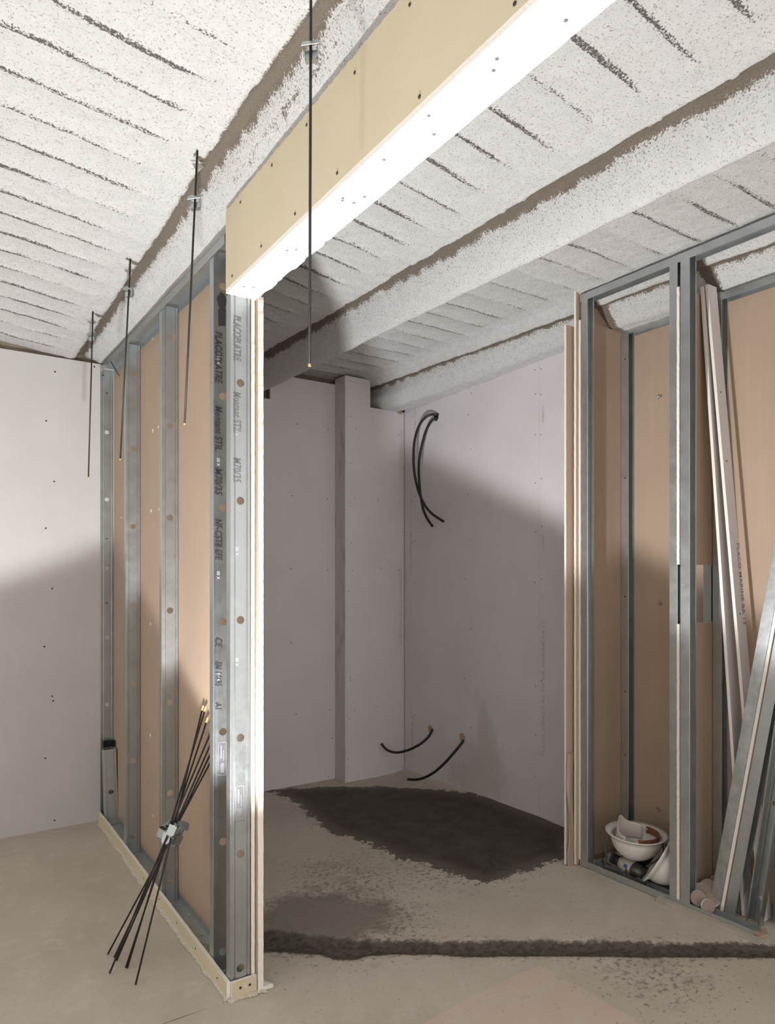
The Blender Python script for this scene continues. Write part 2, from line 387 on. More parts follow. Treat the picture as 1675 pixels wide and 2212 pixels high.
for j, (_, i, t) in enumerate(US):
    pr = (PROF1, PROF, PROF2)[i]; pu = np.array([p[0] for p in pr]); pz = np.array([p[1] for p in pr])
    CX[:, j] = strip_x(i, cy)+t
    if i == 2: CX[:, j] -= np.interp(t, [.02, .06, .1], [0, 1, 1])*.07*np.clip((cy-3.4)/.7, 0, 1)**2
    CZ[:, j] = 2.785+np.interp(t, pu, pz)
    if i == 2:   # third joist hangs a little higher near the camera
        CZ[:, j] += np.interp(t, [.02, .08, .27, .3], [0, 1, 1, 0])*np.clip(.047*(4.14-cy), 0, .07)
    if i == 0: CZ[:, j] += np.interp(t, [.04, .09, .18, .28], [0, 1, 1, 0])*(.006+.024*np.clip(cy-2.24, -1, 2.1))
    wv = (.004, .004, -.003)[i]+.020+.006*vnoise(cy*6, cy*0+i, 5)+.006*vnoise(cy*2.2, cy*0+i, 6)+.006*vnoise(cy*28, cy*0+i, 7)
    ctr = .004*vnoise(cy*1.6, cy*0+i, 9)
    tr = t if t < .022 else .022+(t-.022)*2.1
    SS[:, j] = wv+.004-np.abs(tr-ctr)
    RG[:, j] = np.exp(-max(0, t-.02)/.012)*(t > .0)*.8+.2*np.exp(-abs(t)/.03)
CY = np.repeat(cy[:, None], len(US), 1)
tvals = np.array([t for _, _, t in US])[None, :]; ivals = np.array([i for _, i, _ in US])[None, :]
jy = (CY+.012*vnoise(CX*7, CY*2, 21)+.02*vnoise(CX*2, CY*.9, 22)-.125)/.1565
ph = np.abs(jy-np.round(jy))*.1565
fade = np.clip((-.075-tvals)/.12, 0, 1)
seg = .55+.9*vnoise(CX*6, np.round(jy)*7.3, 23)+.5*vnoise(CX*1.5, np.round(jy)*3.1, 24)
JJ = np.clip(1.5-ph/.0105, 0, 1)*fade*np.clip(seg+.28, 0, 1)
JJ *= np.where(ivals == 2, .9, np.where(ivals == 0, 1.0, 1.0))
CZ += -.006*np.clip(1-ph/.02, 0, 1)*fade*.8                       # lip of sprayed fibre along each joint
CZ += .004*(np.cos(2*PI*jy)*-.5)*fade
CZ += .003*vnoise(CX*60, CY*60, 11)+.004*vnoise(CX*25, CY*25, 12)+.006*vnoise(CX*7, CY*7, 13)
CZ += np.where(SS > 0, .006, 0)
CZ -= np.interp(CY, [2.0, 2.75, 3.3, 4.25], [0, .04, .055, .095])*np.clip((1.0-CX)/.2, 0, 1)*np.clip((CZ-2.64)/.08, 0, 1)
# dark dabs: rod shadows painted beside the hangers, unsprayed ceiling round the closet boards
def dab(x0, y0, x1, y1, r):
    global SS
    dx, dy = x1-x0, y1-y0; t = np.clip(((CX-x0)*dx+(CY-y0)*dy)/(dx*dx+dy*dy+1e-9), 0, 1)
    SS = np.maximum(SS, r*(1-.5*t)-np.hypot(CX-x0-t*dx, CY-y0-t*dy))
for y in (2.17, 2.96, 3.60): dab(strip_x(0, y)-.01, y+.03, .765, y, .017)
dab(2.775, 2.30, 3.05, 2.295, .036); dab(2.80, 1.765, 3.05, 1.755, .042)
_a, _b = (.843, .246), (.894, 2.24)
_t = np.clip((CY-_a[1])/(_b[1]-_a[1]), 0, 1); SS = np.maximum(SS, np.where(CY < 2.26, .000+.006*vnoise(CY*5, CX*0, 33)-np.abs(CX-_a[0]-_t*(_b[0]-_a[0])+.012), -1))
jag = vnoise(CX*34, CY*34, 31)*.012+vnoise(CX*75, CY*75, 32)*.006; SS = SS+jag
grid_obj('ceiling', CX, CY, CZ, M_CEIL, dict(strip=SS, joint=JJ, rag=RG))

def wall(name, a, b, mats, T=ID, mi=(0,)*6):
    return obj(name, MB().box(a, b, T, mi), mats, kind='structure')
wall('wall_back', (-2.35, 4.335, -.02), (3.4, 4.43, 2.95), M_MASON)
wall('wall_left', (-2.35, 4.305, 0), (1.04, 4.332, 2.622), [M_PALEB, M_GYP], mi=(1, 1, 0, 0, 1, 1))
wall('wall_far_left', (-2.45, -2.0, -.02), (-2.35, 4.43, 2.95), M_WHITEB)
# alcove: back board with a notch for the joist, boxed column, right-hand board
mb = MB()
poly = [(1.075, 0), (2.52, 0), (2.52, 2.735), (2.01, 2.735), (2.01, 2.565), (1.075, 2.565)]
mb.prism(poly, (0, 4.30, 0), (1, 0, 0), (0, 0, 1), (0, -1, 0), .025)
w_alc = obj('wall_alcove_back', mb, M_LILAC, kind='structure')
mb = MB(); poly = [(2.505, 0), (3.03, 0), (3.03, 2.578), (2.705, 2.578), (2.705, 2.768), (2.505, 2.768)]
mb.prism(poly, (0, 4.153, 0), (1, 0, 0), (0, 0, 1), (0, -1, 0), .0125, 0)
mb.box((2.5, 4.141, 0), (2.5125, 4.275, 2.768), mi=(1,)*6)
w_col = obj('wall_alcove_column', mb, [M_LILAC, M_PATCHY], kind='structure')
def wx(y): return 2.994-.024*(y-4.14)
# right wall as a grid (it carries the mortar smear)
yy = np.arange(2.36, 4.15, .02); zz = np.arange(0, 2.72, .02); WY, WZ = np.meshgrid(yy, zz); WXX = wx(WY)
zt = 2.580+.047*(4.14-yy)
WZ = np.minimum(WZ, zt[None, :]+.02)
smp = [PX(x, y, 3.01)[1:] for x, y in [(1030, 1500), (1050, 1510), (1075, 1580), (1090, 1650), (1100, 1700), (1080, 1750), (1000, 1720), (940, 1690), (985, 1640), (1020, 1600)]]
smear = sdist(WY, WZ, smp)
w_right = grid_obj('wall_right', WXX, WY, WZ, M_SMEAR, dict(smear=smear))
md = w_right.modifiers.new('board', 'SOLIDIFY'); md.thickness = .0125; md.offset = 1
wall('wall_far_right', (3.32, -2.0, -.02), (3.42, 4.43, 2.95), M_MASON)
# seams, prints and screw heads on the wall boards (parts of the walls)
def seam(parent, name, a, b, w_=.002):
    return obj(name, MB().tube([a, b], w_*.5, 6), M_PATCHY, parent)
seam(w_right, 'board_seam', (wx(2.86)-.0005, 2.86, .03), (wx(2.86)-.0005, 2.86, 2.62), .0022)
seam(w_right, 'board_seam', (wx(4.05)-.0005, 4.06, .03), (wx(4.05)-.0005, 4.06, 2.55), .0016)
UPX, DNX = (0, 0, 1), (0, 0, -1)
def rtext(s, px, py, size, up=True, m=M_INKR, sq=1.0):
    p = PX(px, py, 3.01); x = wx(p[1])-.001
    mb = text_mb(s, (x, p[1], p[2]), UPX if up else DNX, (0, 1, 0) if up else (0, -1, 0), size, sq, bold=0)
    obj('printed_lettering', mb, m, w_right)
rtext("PLACO IMPACT ACTIV'AIR MARINE BA 13", 1173, 1636, .030, True, M_INKR2, 1.30)
rtext("PLACO IMPACT ACTIV'AIR", 899, 870, .026, False, M_INKR, 1.25)
rtext('MARINE BA 13', 890, 1150, .024, False, M_INKR, 1.2)
rtext('PLACO IMPACT', 893, 1560, .026, False, M_INKR2, 1.2)
rtext('IMPACT', 1172, 912, .024, True, M_INKR2, 1.1); rtext('EI', 1172, 1295, .03, True, M_INKR, 1.0)
rtext('MARINE', 1172, 1190, .022, True, M_INKR, 1.1)
p = PY(866, 1225, 4.14)
obj('printed_lettering', text_mb("PLACO IMPACT ACTIV'AIR MARINE BA 13", (p[0]-.01, 4.1395, p[2]), DNX, (1, 0, 0), .028, 1.0, bold=0), M_INKR2, w_col)
p = PY(868, 930, 4.14)
obj('printed_lettering', text_mb('IMPACT ACTIV', (p[0]-.01, 4.1395, p[2]), DNX, (1, 0, 0), .022, 1.1, bold=0), M_INKR, w_col)
sc0 = MB(); sc0.lathe([(0, -.0012), (.0032, -.0012), (.0038, 0), (.0038, .001)], 10)
SCREW = bpy.data.meshes.new('screw_head'); SCREW.from_pydata(sc0.v, [], sc0.f); SCREW.materials.append(M_SCREW)
SCREWG = SCREW.copy(); SCREWG.materials.clear(); SCREWG.materials.append(M_GREYP)
def screw(parent, p, n, s=1.0, mesh=None):
    o = bpy.data.objects.new('screw_head', mesh or SCREW); COL.objects.link(o); o.parent = parent
    o.location = Vector(p)-Vector(WORLD[parent.name]); o.rotation_euler = Vector(n).to_track_quat('-Z', 'Y').to_euler(); o.scale = (s, s, s)
    return o
wl = bpy.data.objects['wall_left']
for x, y in [(100, 909), (117, 1040), (99, 1141), (113, 1271), (96, 1397), (113, 1504), (115, 1514), (98, 1638), (119, 803), (118, 1772)]:
    q = PY(x, y, 4.3045); screw(wl, q, (0, -1, 0), 1.25)
for x, y in [(204, 792), (236, 815)]: q = PY(x, y, 4.3045); screw(wl, q, (0, -1, 0), 1.25)
for x, y in [(642, 916), (632, 1071), (709, 927), (708, 1078), (629, 1229), (708, 1231), (640, 1543), (713, 1534), (718, 1594), (629, 1388), (710, 1678)]:
    q = PY(x, y, 4.2745); screw(w_alc, q, (0, -1, 0), 1.0)
for x, y in [(757, 822), (759, 900), (770, 927), (757, 1000), (766, 1077), (757, 1094), (816, 1078), (817, 1082), (820, 891), (820, 933), (759, 1173), (762, 1232), (753, 1277), (864, 1085), (870, 1012), (862, 940),
             (870, 1149), (824, 1229), (862, 1231), (757, 1465), (757, 1471), (766, 1535), (816, 1526), (755, 1553), (865, 1521), (752, 1640), (754, 1656), (871, 1658)]:
    q = PY(x, y, 4.1400); screw(w_col, q, (0, -1, 0), .8)
for x, y in [(1018, 849), (1012, 896), (1017, 971), (1011, 1068), (1018, 1168), (1007, 1251), (1156, 799), (1169, 797), (1157, 851), (1169, 852), (1157, 939), (1169, 939), (1157, 1043), (1170, 1034), (1158, 1148), (1171, 1137),
             (1156, 1258), (1170, 1251), (892, 900), (898, 988), (891, 1083), (898, 1072), (898, 1168), (1005, 1466), (1157, 1483), (1170, 1471), (1018, 1358), (898, 1261), (890, 1172), (1157, 1587), (1157, 1678), (1018, 1572), (891, 1548), (897, 1545)]:
    q = PX(x, y, 3.01); q = PX(x, y, wx(q[1])-.0004); screw(w_right, q, (-1, 0, 0), .85)

# ================================================================== LEFT PARTITION
def zt_part(v): return 2.558+.021*v          # underside of the joist along the partition
def steel_c(pts, T, z0, z1, holes, hseg, hr=.0135, crimps=(), cseg=None, tilt=None):
    """C profile: plan polyline pts (u,v) swept from z0 to z1; round holes in segment hseg"""
    mb = MB()
    for i in range(len(pts)-1):
        a = np.array(pts[i]); b = np.array(pts[i+1]); L = np.linalg.norm(b-a); e = (b-a)/L
        def P(s, z): q = a+e*s; return T(q[0], q[1], z)
        hs = sorted(h for h in holes if z0+L/2 < h < z1-L/2) if i == hseg else []
        zc = z0
        for h in hs+[None]:
            ze = z1 if h is None else h-L/2
            mb.add([P(0, zc), P(L, zc), P(L, ze), P(0, ze)], [(0, 1, 2, 3)])
            if h is None: break
            n = 24; inn = []; out = []
            for k in range(n):
                an = 2*PI*k/n; c, s_ = math.cos(an), math.sin(an); m = max(abs(c), abs(s_))
                inn.append(P(L/2+hr*c, h+hr*s_)); out.append(P(L/2+L/2*c/m, h+L/2*s_/m))
            mb.add(inn+out, [(k, (k+1) % n, n+(k+1) % n, n+k) for k in range(n)])
            zc = h+L/2
        if cseg == i:
            for z in crimps:
                for dz in (0, .011): mb.add([P(-.001, z+dz), P(L+.001, z+dz), P(L+.001, z+dz+.0028), P(-.001, z+dz+.0028)], [(0, 1, 2, 3)])
    if tilt is not None: mb.v = [tuple(tilt @ Vector(p)) for p in mb.v]
    return mb
def m70(u0, v, fl=.036, rb=.003):
    """70 mm stud, web towards the camera, flanges going away"""
    w1 = u0+.070
    return [(u0+.006, v+fl), (u0, v+fl), (u0, v+.001), (u0+.001, v), (u0+.010, v), (u0+.0115, v+rb), (u0+.0155, v+rb), (u0+.017, v),
            (w1-.017, v), (w1-.0155, v+rb), (w1-.0115, v+rb), (w1-.010, v), (w1-.001, v), (w1, v+.001), (w1, v+fl), (w1-.006, v+fl)]
GP = 'steel studs of the left partition'
HZ = [.088, .47, .86, 1.255, 1.655, 2.05, 2.43]
rnd = random.Random(3)
defs = [('corner', 2.0625, .015, 2.590, [.663, 1.051, 1.451, 1.845, 2.233], 'galvanised stud standing against the white wall in the far corner of the left partition'),
        ('second', 1.455, .015, 2.575, HZ, 'galvanised stud nearest the far corner stud, between two kraft board bays'),
        ('third', .815, .015, 2.563, HZ, 'galvanised stud between the narrow far bays and the wide near bay with the leaning rods'),
        ('fourth', .172, .015, 2.55, [.07, .46, .85, 1.24, 1.645, 2.04, 2.43], 'galvanised stud with bold black stamped lettering just behind the opening jamb stud'),
        ('fifth', .006, .015, 2.345, HZ[:6], 'galvanised jamb stud under the end of the boxed beam, with faint grey lettering')]
studs = []
for nm, v, u0, zt, hz, lb in defs:
    cr = [rnd.uniform(.15, 2.4) for _ in range(11)] if nm in ('corner', 'second', 'third') else []
    o = obj('metal_stud', steel_c(m70(u0, v, .0022 if nm == 'corner' else .036, .0008 if nm == 'corner' else .003), PT, .004, zt, hz, 7, crimps=cr, cseg=9), M_GALV, label=lb, cat='stud', group=None, solid=.0009)
    studs.append(o)
# stamped lettering on the two jamb studs
def stud_text(st, v, s, z, size, m, u=.030, sq=1.0, sh=.2):
    u = u-.008 if v > .1 else u-.004
    a = Vector(PT(u, v-.0008, z)); ux = Vector(PT(1, 0, 0))-Vector(PT(0, 0, 0))
    return obj('stamped_lettering', text_mb(s, a, (0, 0, -1), ux, size, sq, sh, bold=.022 if size > .03 else .01), m, st)
stud_text(studs[3], .172, 'PLACOPLATRE', 2.268, .036, M_INK, .030, .72)
stud_text(studs[3], .172, 'Montant STIL', 2.005, .036, M_INK, .030, .74)
stud_text(studs[3], .172, 'M70/35', 1.785, .036, M_INK, .030, .80)
stud_text(studs[3], .172, 'NF-CSTB EFE', 1.605, .036, M_INK, .030, .66)
stud_text(studs[3], .172, 'CE', 1.185, .036, M_INK, .030, .72)
stud_text(studs[3], .172, 'EN 14195', 1.10, .034, M_INK, .030, .58)
stud_text(studs[3], .172, 'A1', .955, .034, M_INK, .030, .62)
stud_text(studs[4], .006, 'PLACOPLATRE', 2.275, .036, M_INKF, .031, .60)
stud_text(studs[4], .006, 'Montant STIL', 2.02, .036, M_INKF, .031, .64)
stud_text(studs[4], .006, 'M70/35', 1.80, .036, M_INKF, .031, .70)
for st, v, zs in ((studs[3], .172, (2.18, 1.82, 1.42, 1.06)), (studs[4], .006, (1.90, 1.50, 1.13))):
    for z in zs: stud_text(st, v, '00 X', z, .015, M_INKG, .036, .9, 0)
# black scribbled-over logo at the head of the fourth stud and the framed violet stamp lower down
mb = MB(); a = Vector(PT(.030, .1712, 2.402)); ux = (Vector(PT(1, 0, 0))-Vector(PT(0, 0, 0)))
ov = [(.016+.017*math.cos(t)*(1+.08*math.sin(5*t)), -.024+.03*math.sin(t)*(1+.06*math.cos(7*t))) for t in np.linspace(0, 2*PI, 26)[:-1]]
mb.prism(ov, a, ux, (0, 0, 1), (0, -1, 0), .0004); mb.prism([(.002, -.055), (.03, -.05), (.029, -.11), (.003, -.115)], a, ux, (0, 0, 1), (0, -1, 0), .0004)
obj('stamped_logo', mb, M_INK, studs[3])
def frame_stamp(st, v, z):
    mb = MB(); a = Vector(PT(.033, v-.0007, z))
    for q in ([(0, 0), (.03, 0), (.03, -.003), (0, -.003)], [(0, -.12), (.03, -.12), (.03, -.117), (0, -.117)], [(0, 0), (0, -.12), (.002, -.12), (.002, 0)], [(.028, 0), (.028, -.12), (.03, -.12), (.03, 0)],
              [(.008, -.012), (.008, -.06), (.013, -.06), (.013, -.012)], [(.018, -.03), (.018, -.07), (.021, -.07), (.021, -.03)], [(.008, -.075), (.008, -.11), (.022, -.11), (.022, -.075)]):
        mb.prism(q, a, ux, (0, 0, 1), (0, -1, 0), .0003)
    obj('stamped_frame', mb, M_INKP, st)
frame_stamp(studs[3], .172, .815); frame_stamp(studs[4], .006, .70)
# screws seen on the corner stud
for z in (2.56, 2.46, 1.62, 1.25): screw(studs[0], PT(.05 if z != 2.56 else .03, 2.062, z), (0, -1, 0), 1.3)
# offcut of stud standing in the far corner
tl = Matrix.Translation(Vector(PT(.05, 1.99, 0))) @ Matrix.Rotation(math.radians(-1.6), 4, 'Y') @ Matrix.Rotation(math.radians(-1.5), 4, 'X') @ Matrix.Translation(-Vector(PT(.05, 1.99, 0)))
obj('stud_offcut', steel_c(m70(.020, 1.945), PT, .004, .425, [.185], 7, tilt=tl), M_GALVD, label='short offcut of steel stud standing on the floor in front of the corner stud', cat='stud offcut', solid=.0009)
mb = steel_c([(.022, 2.0), (.022, 2.024), (.082, 2.024), (.082, 2.0)], PT, .425, .462, [], -1)
obj('stud_sleeve', mb, M_HOLE, label='short dark sleeve wrapped round the corner stud just above the offcut', cat='sleeve', solid=.001)
# tracks
def track(name, u0, u1, v0, v1, zf, up, T, fl=.03, m=M_GALV, **kw):
    """U track: base at z=zf(v), flanges going down (up=-1) or up (+1)"""
    mb = MB(); n = 8
    prof = [(u0, up*fl), (u0, 0), (u1, 0), (u1, up*fl)]
    for i in range(3):
        a, b = prof[i], prof[i+1]
        for k in range(n):
            va = v0+(v1-v0)*k/n; vb = v0+(v1-v0)*(k+1)/n
            mb.add([T(a[0], va, zf(va)+a[1]), T(b[0], va, zf(va)+b[1]), T(b[0], vb, zf(vb)+b[1]), T(a[0], vb, zf(vb)+a[1])], [(0, 1, 2, 3)])
    return obj(name, mb, m, solid=.0009, **kw)
tk = track('metal_track', .0125, .087, .055, 2.05, zt_part, -1, PT, .032, label='galvanised top track of the left partition under the sprayed joist', cat='track')
track('metal_track', .0135, .0865, .0, 2.05, lambda v: .002, 1, PT, .03, m=M_GALVD, label='galvanised floor track behind the cream curb of the left partition', cat='track')
for v in (.42, .52, .62, 1.1, 1.2, 1.64): obj('crimp', MB().box((.075, v, zt_part(v)-.012), (.086, v+.004, zt_part(v)-.009), PT), M_GALV, tk)
# plasterboards of the partition
def sheet(name, poly_vz, u0, u1, mats, T=PT, edge_j=0., **kw):
    """board: polygon in (v,z), thickness u0..u1; slot 0 = -u face, 1 = +u face, 2 = cut edge"""
    mb = MB(); n = len(poly_vz); r = random.Random(5)
    lo = [T(u0, v, z) for v, z in poly_vz]; hi = [T(u1, v, z) for v, z in poly_vz]
    mb.add(lo, [tuple(range(n))], 0); mb.add(hi, [tuple(range(n))[::-1]], 1)
    for i in range(n): mb.add([lo[i], lo[(i+1) % n], hi[(i+1) % n], hi[i]], [(0, 1, 2, 3)], 2)
    return obj(name, mb, mats, **kw)
def ragged(a, b, n, amp, seed):
    r = random.Random(seed); out = []
    for i in range(n):
        t = i/n; j = r.uniform(-amp, amp) if 0 < i else 0
        d = (b[1]-a[1], -(b[0]-a[0])); L = math.hypot(*d) or 1
        out.append((a[0]+(b[0]-a[0])*t+d[0]/L*j, a[1]+(b[1]-a[1])*t+d[1]/L*j))
    return out
inner = sheet('plasterboard_sheet', ragged((.003, 2.345), (.003, .012), 160, .0012, 1)+[(.003, .012), (2.05, .012), (2.05, 2.60), (.003, 2.556)], .0875, .1005, [M_KRAFT, M_LILAC, M_GYP],
              label='kraft-backed plasterboard lining seen between the studs of the left partition', cat='plasterboard')
for i, (x, y, s) in enumerate([(330, 730, 1), (330, 930, 1), (342, 922, .8), (326, 1103, 1), (343, 1100, .6), (325, 1348, .8), (345, 1350, .6), (325, 1588, 1), (262, 1118, .8), (330, 1762, .7)]):
    d = ray(x, y); c = _C+d*((PO-_C[:2])@EU+.0868)/(d[:2]@EU); vv = (c[:2]-PO)@EV; r = random.Random(i)
    pl = [(vv+.014*s*math.cos(t)*r.uniform(.6, 1.1), c[2]+.010*s*math.sin(t)*r.uniform(.6, 1.2)) for t in np.linspace(0, 2*PI, 11)[:-1]]
    mb = MB(); n = len(pl); mb.add([PT(.0872, v, z) for v, z in pl], [tuple(range(n))]); obj('paper_tear', mb, M_GYP, inner)
outer = sheet('plasterboard_sheet', ragged((-.016, 2.346), (-.016, .003), 200, .0014, 2)+[(-.016, .003), (2.03, .003), (2.03, 2.60), (.03, 2.58), (.03, 2.346)], .1035, .1235, [M_KRAFT, M_LILAC, M_GYP],
              label='outer plasterboard of the left partition, its rough white edge forming the opening jamb', cat='plasterboard')
# curb of board strips round the floor track
def curb_poly(): return [(-.0, 0), (2.05, 0)]+ragged((2.05, .056), (0, .056), 60, .0015, 4)+[(0, .056)]
cb = sheet('curb_board', curb_poly(), .0, .0125, [M_YELLOW, M_YELLOW, M_GYP], label='long low strip of cream plasterboard edging the floor track of the left partition', cat='board strip')
for v in (.09, .32, .55, .80, 1.05, 1.4, 1.75): screw(cb, PT(-.0002, v, .03), (-1, 0, 0), .9)
ce = obj('curb_board', MB().box((.0135, -.012, 0), (.1015, .0005, .056), PT, mi=(1, 1, 0, 0, 1, 1)), [M_YELLOW, M_GYP], label='short cream plasterboard end piece closing the curb at the opening jamb', cat='board strip')
for u in (.043, .076): screw(ce, PT(u, -.0122, .032), (0, -1, 0), 1.2)
obj('plaster_smudge', MB().box((.058, -.0126, .029), (.064, -.012, .034), PT), M_GYP, ce)
obj('board_scrap', MB().prism([(0, 0), (.035, .0), (.012, .045), (0, .04)], PT(.123, -.02, .001), (1, 0, 0), (0, 1, 0), (0, 0, 1), .012), M_GYP,
    label='triangular scrap of white plasterboard on the floor at the foot of the opening jamb', cat='scrap')
# trail of swept plaster dust along the curb
mb = MB(); n = 420; vv = np.linspace(-.012, 2.0, n+1)
wd = .013+.012*vnoise(vv*9, vv*0, 41)+.010*vnoise(vv*40, vv*0, 42)
for i in range(n):
    mb.add([PT(0, vv[i], .006), PT(0, vv[i+1], .006), PT(-wd[i+1], vv[i+1], .0018), PT(-wd[i], vv[i], .0018)], [(0, 1, 2, 3)])
uu_ = np.linspace(-.004, .13, 60); we = .020+.012*vnoise(uu_*40, uu_*0, 43)+.010*vnoise(uu_*170, uu_*0, 44)
for i in range(59): mb.add([PT(uu_[i], -.0125, .006), PT(uu_[i+1], -.0125, .006), PT(uu_[i+1], -.0125-we[i+1], .0018), PT(uu_[i], -.0125-we[i], .0018)], [(0, 1, 2, 3)])
obj('plaster_dust', mb, M_CRUMB, label='trail of pale plaster dust lying on the floor along the outside of the cream curb', cat='dust', kind='stuff')
mb = MB(); r = random.Random(10)
for i in range(140):
    v = r.uniform(.03, .8)*r.random()+.02; u = r.uniform(.014, .08); s = r.uniform(.002, .006)
    mb.lathe([(0, 0), (s, s*.3), (s*.6, s), (0, s*1.1)], 5, Matrix.Translation(PT(u, v, .003)))
obj('plaster_rubble', mb, M_CRUMB, label='plaster crumbs lying inside the floor track beside the lettered studs', cat='rubble', kind='stuff')
# loose wire nail poking out of the track at the far corner
a = PX(237, 777, .96); b = PX(258, 812, .94)
obj('wire_pin', MB().tube([a, b], .0028, 8), M_BLACK, label='short dark wire pin poking out of the top track in the far corner', cat='pin')

# ================================================================== BOXED BEAM
EB = np.array([.026, 1.]); EB /= np.linalg.norm(EB); BO = np.array([.895, 2.246])
def BT(u, v, z): q = BO+np.array([EB[1], -EB[0]])*u+EB*v; return (q[0], q[1], z)
bm = thing('boxed_beam', BT(.06, -1.2, 2.35), 'plasterboard-boxed beam with cream side and bright white soffit crossing over the opening', 'beam')
ZB = 2.352
top = ragged((-2.6, 2.612), (0.0, 2.612), 260, .003, 12)
sd_ = sheet('side_panel', [(0, ZB)]+[(-2.6, ZB)]+top+ragged((0, 2.612), (0, ZB), 40, .0012, 13), 0, .0125, [M_YELLOW, M_YELLOW, M_GYP], BT, parent=bm)
mb = MB(); r = random.Random(4); n = 130; L = []
for i in range(n+1):
    v = -2.6*i/n; L.append((v, .1075+(r.uniform(-.004, .005) if v > -.55 else r.uniform(-.0008, .0008))))
for i in range(n):
    (va, ua), (vb, ub) = L[i], L[i+1]
    for z, fl in ((ZB-.0128, 0), (ZB-.0003, 1)): mb.add([BT(.0003, va, z), BT(ua, va, z), BT(ub, vb, z), BT(.0003, vb, z)], [(0, 1, 2, 3) if fl else (3, 2, 1, 0)], 0)
    mb.add([BT(ua, va, ZB-.0128), BT(ub, vb, ZB-.0128), BT(ub, vb, ZB-.0003), BT(ua, va, ZB-.0003)], [(0, 1, 2, 3)], 1)
    mb.add([BT(.0003, va, ZB-.0128), BT(.0003, vb, ZB-.0128), BT(.0003, vb, ZB-.0003), BT(.0003, va, ZB-.0003)], [(3, 2, 1, 0)], 1)
mb.add([BT(.0003, 0, ZB-.0128), BT(.0003, 0, ZB-.0003), BT(L[0][1], 0, ZB-.0003), BT(L[0][1], 0, ZB-.0128)], [(0, 1, 2, 3)], 1)
sf = obj('soffit_panel', mb, [M_WHITEB, M_GYP], bm)
obj('back_panel', MB().box((.093, -2.6, ZB), (.1055, .0, 2.60), BT), M_WHITEB, bm)
for x, y in [(886, 10), (767, 157), (663, 270), (588, 357), (520, 437), (907, 209), (729, 374), (638, 462), (565, 532), (502, 596), (1113, 8)]:
    d = ray(x, y); nrm = np.array([EB[1], -EB[0]]); q = _C+d*((BO@nrm)/(d[:2]@nrm)); screw(sd_, q+np.array([-.0004, 0, 0]), (-1, 0, 0), 1.15)
for x, y in [(1223, 44), (1067, 152), (1074, 127), (927, 250), (938, 290), (830, 345), (788, 425), (765, 438), (740, 433), (620, 541), (640, 539), (526, 619), (548, 621), (741, 428)]:
    q = PZ(x, y, ZB-.0130); screw(sf, q, (0, 0, -1), 1.0, SCREWG)

# ================================================================== HANGING RODS WITH CLIPS
def plate(mb, c, ax, ay, w_, h_, t=.0012, clip=.2):
    """thin plate with clipped corners, centred at c"""
    ax = Vector(ax).normalized(); ay = Vector(ay).normalized(); az = ax.cross(ay).normalized(); k = min(w_, h_)*clip
    pl = [(-w_/2+k, -h_/2), (w_/2-k, -h_/2), (w_/2, -h_/2+k), (w_/2, h_/2), (-w_/2, h_/2), (-w_/2, -h_/2+k)]
    return mb.prism(pl, Vector(c)-az*t/2, ax, ay, az, t)
def clip_mb(c, ax, ay, az, s=1.0):
    """spring clip on a rod: upper tab, back tab and box under it. az runs up the rod"""
    ax, ay, az = [Vector(q).normalized() for q in (ax, ay, az)]; c = Vector(c); mb = MB()
    plate(mb, c-ay*.006*s+az*.004*s, ax, (ay*-.55+az*-.8), .040*s, .020*s)            # front tab
    plate(mb, c+ay*.010*s+az*.003*s, ax, (ay*.7+az*.5), .030*s, .014*s)               # back tab
    for sx in (-1, 1): plate(mb, c+ax*.0145*s*sx+ay*.010*s-az*.010*s, ay, az, .020*s, .026*s)
    plate(mb, c+ay*.004*s-az*.016*s, ax, az, .029*s, .018*s); plate(mb, c+ay*.019*s-az*.012*s, ax, az, .029*s, .022*s); plate(mb, c+ay*.012*s-az*.0245*s, ax, ay, .029*s, .016*s)
    return mb
_t = [np.array([.765, PX(672, 95, .765)[1], 2.755]), PZ(427, 313, 2.737), PZ(283, 540, 2.716), PZ(201, 668, 2.675)]
_b = [PX(x, y, t[0]) for (x, y), t in zip([(669, 790), (399, 917), (260, 993), (191, 1032)], _t)]
rodsd = [(_t[0], _b[0], 'black hanger rod passing in front of the boxed beam, nearest of the ceiling rods', (672, 100)),
         (_t[1], _b[1], 'black hanger rod hanging just left of the boxed beam end, over the widest kraft bay', (421, 430)),
         (_t[2], _b[2], 'black hanger rod ending before the second stud, third from the camera under the ceiling', (278, 625)),
         (_t[3], _b[3], 'black hanger rod before the white wall at the far end of the dark ceiling strip', (198, 723))]
for tp, bt, lb, cp in rodsd:
    tp = np.array(tp); bt = np.array(bt); dr = (bt-tp)/np.linalg.norm(bt-tp)
    t = thing('hanger_rod', tuple(bt), lb, 'hanger rod')
    obj('rod', MB().tube([tp, bt-dr*-.0], .0033, 10), M_BLACK, t, smooth=True)
    obj('rod_tip', MB().tube([bt-dr*.004, bt+dr*.0015], .0034, 10), M_BRASS, t, label='worn bright rod end')
    c = PX(*cp, (tp[0]+bt[0])/2)
    # the clip's arm faces the joist
    obj('clip', clip_mb(c, (.80, -.60, .12), (.60, .80, 0), -dr, 1.0), M_GALV, t, label='galvanised spring clip')

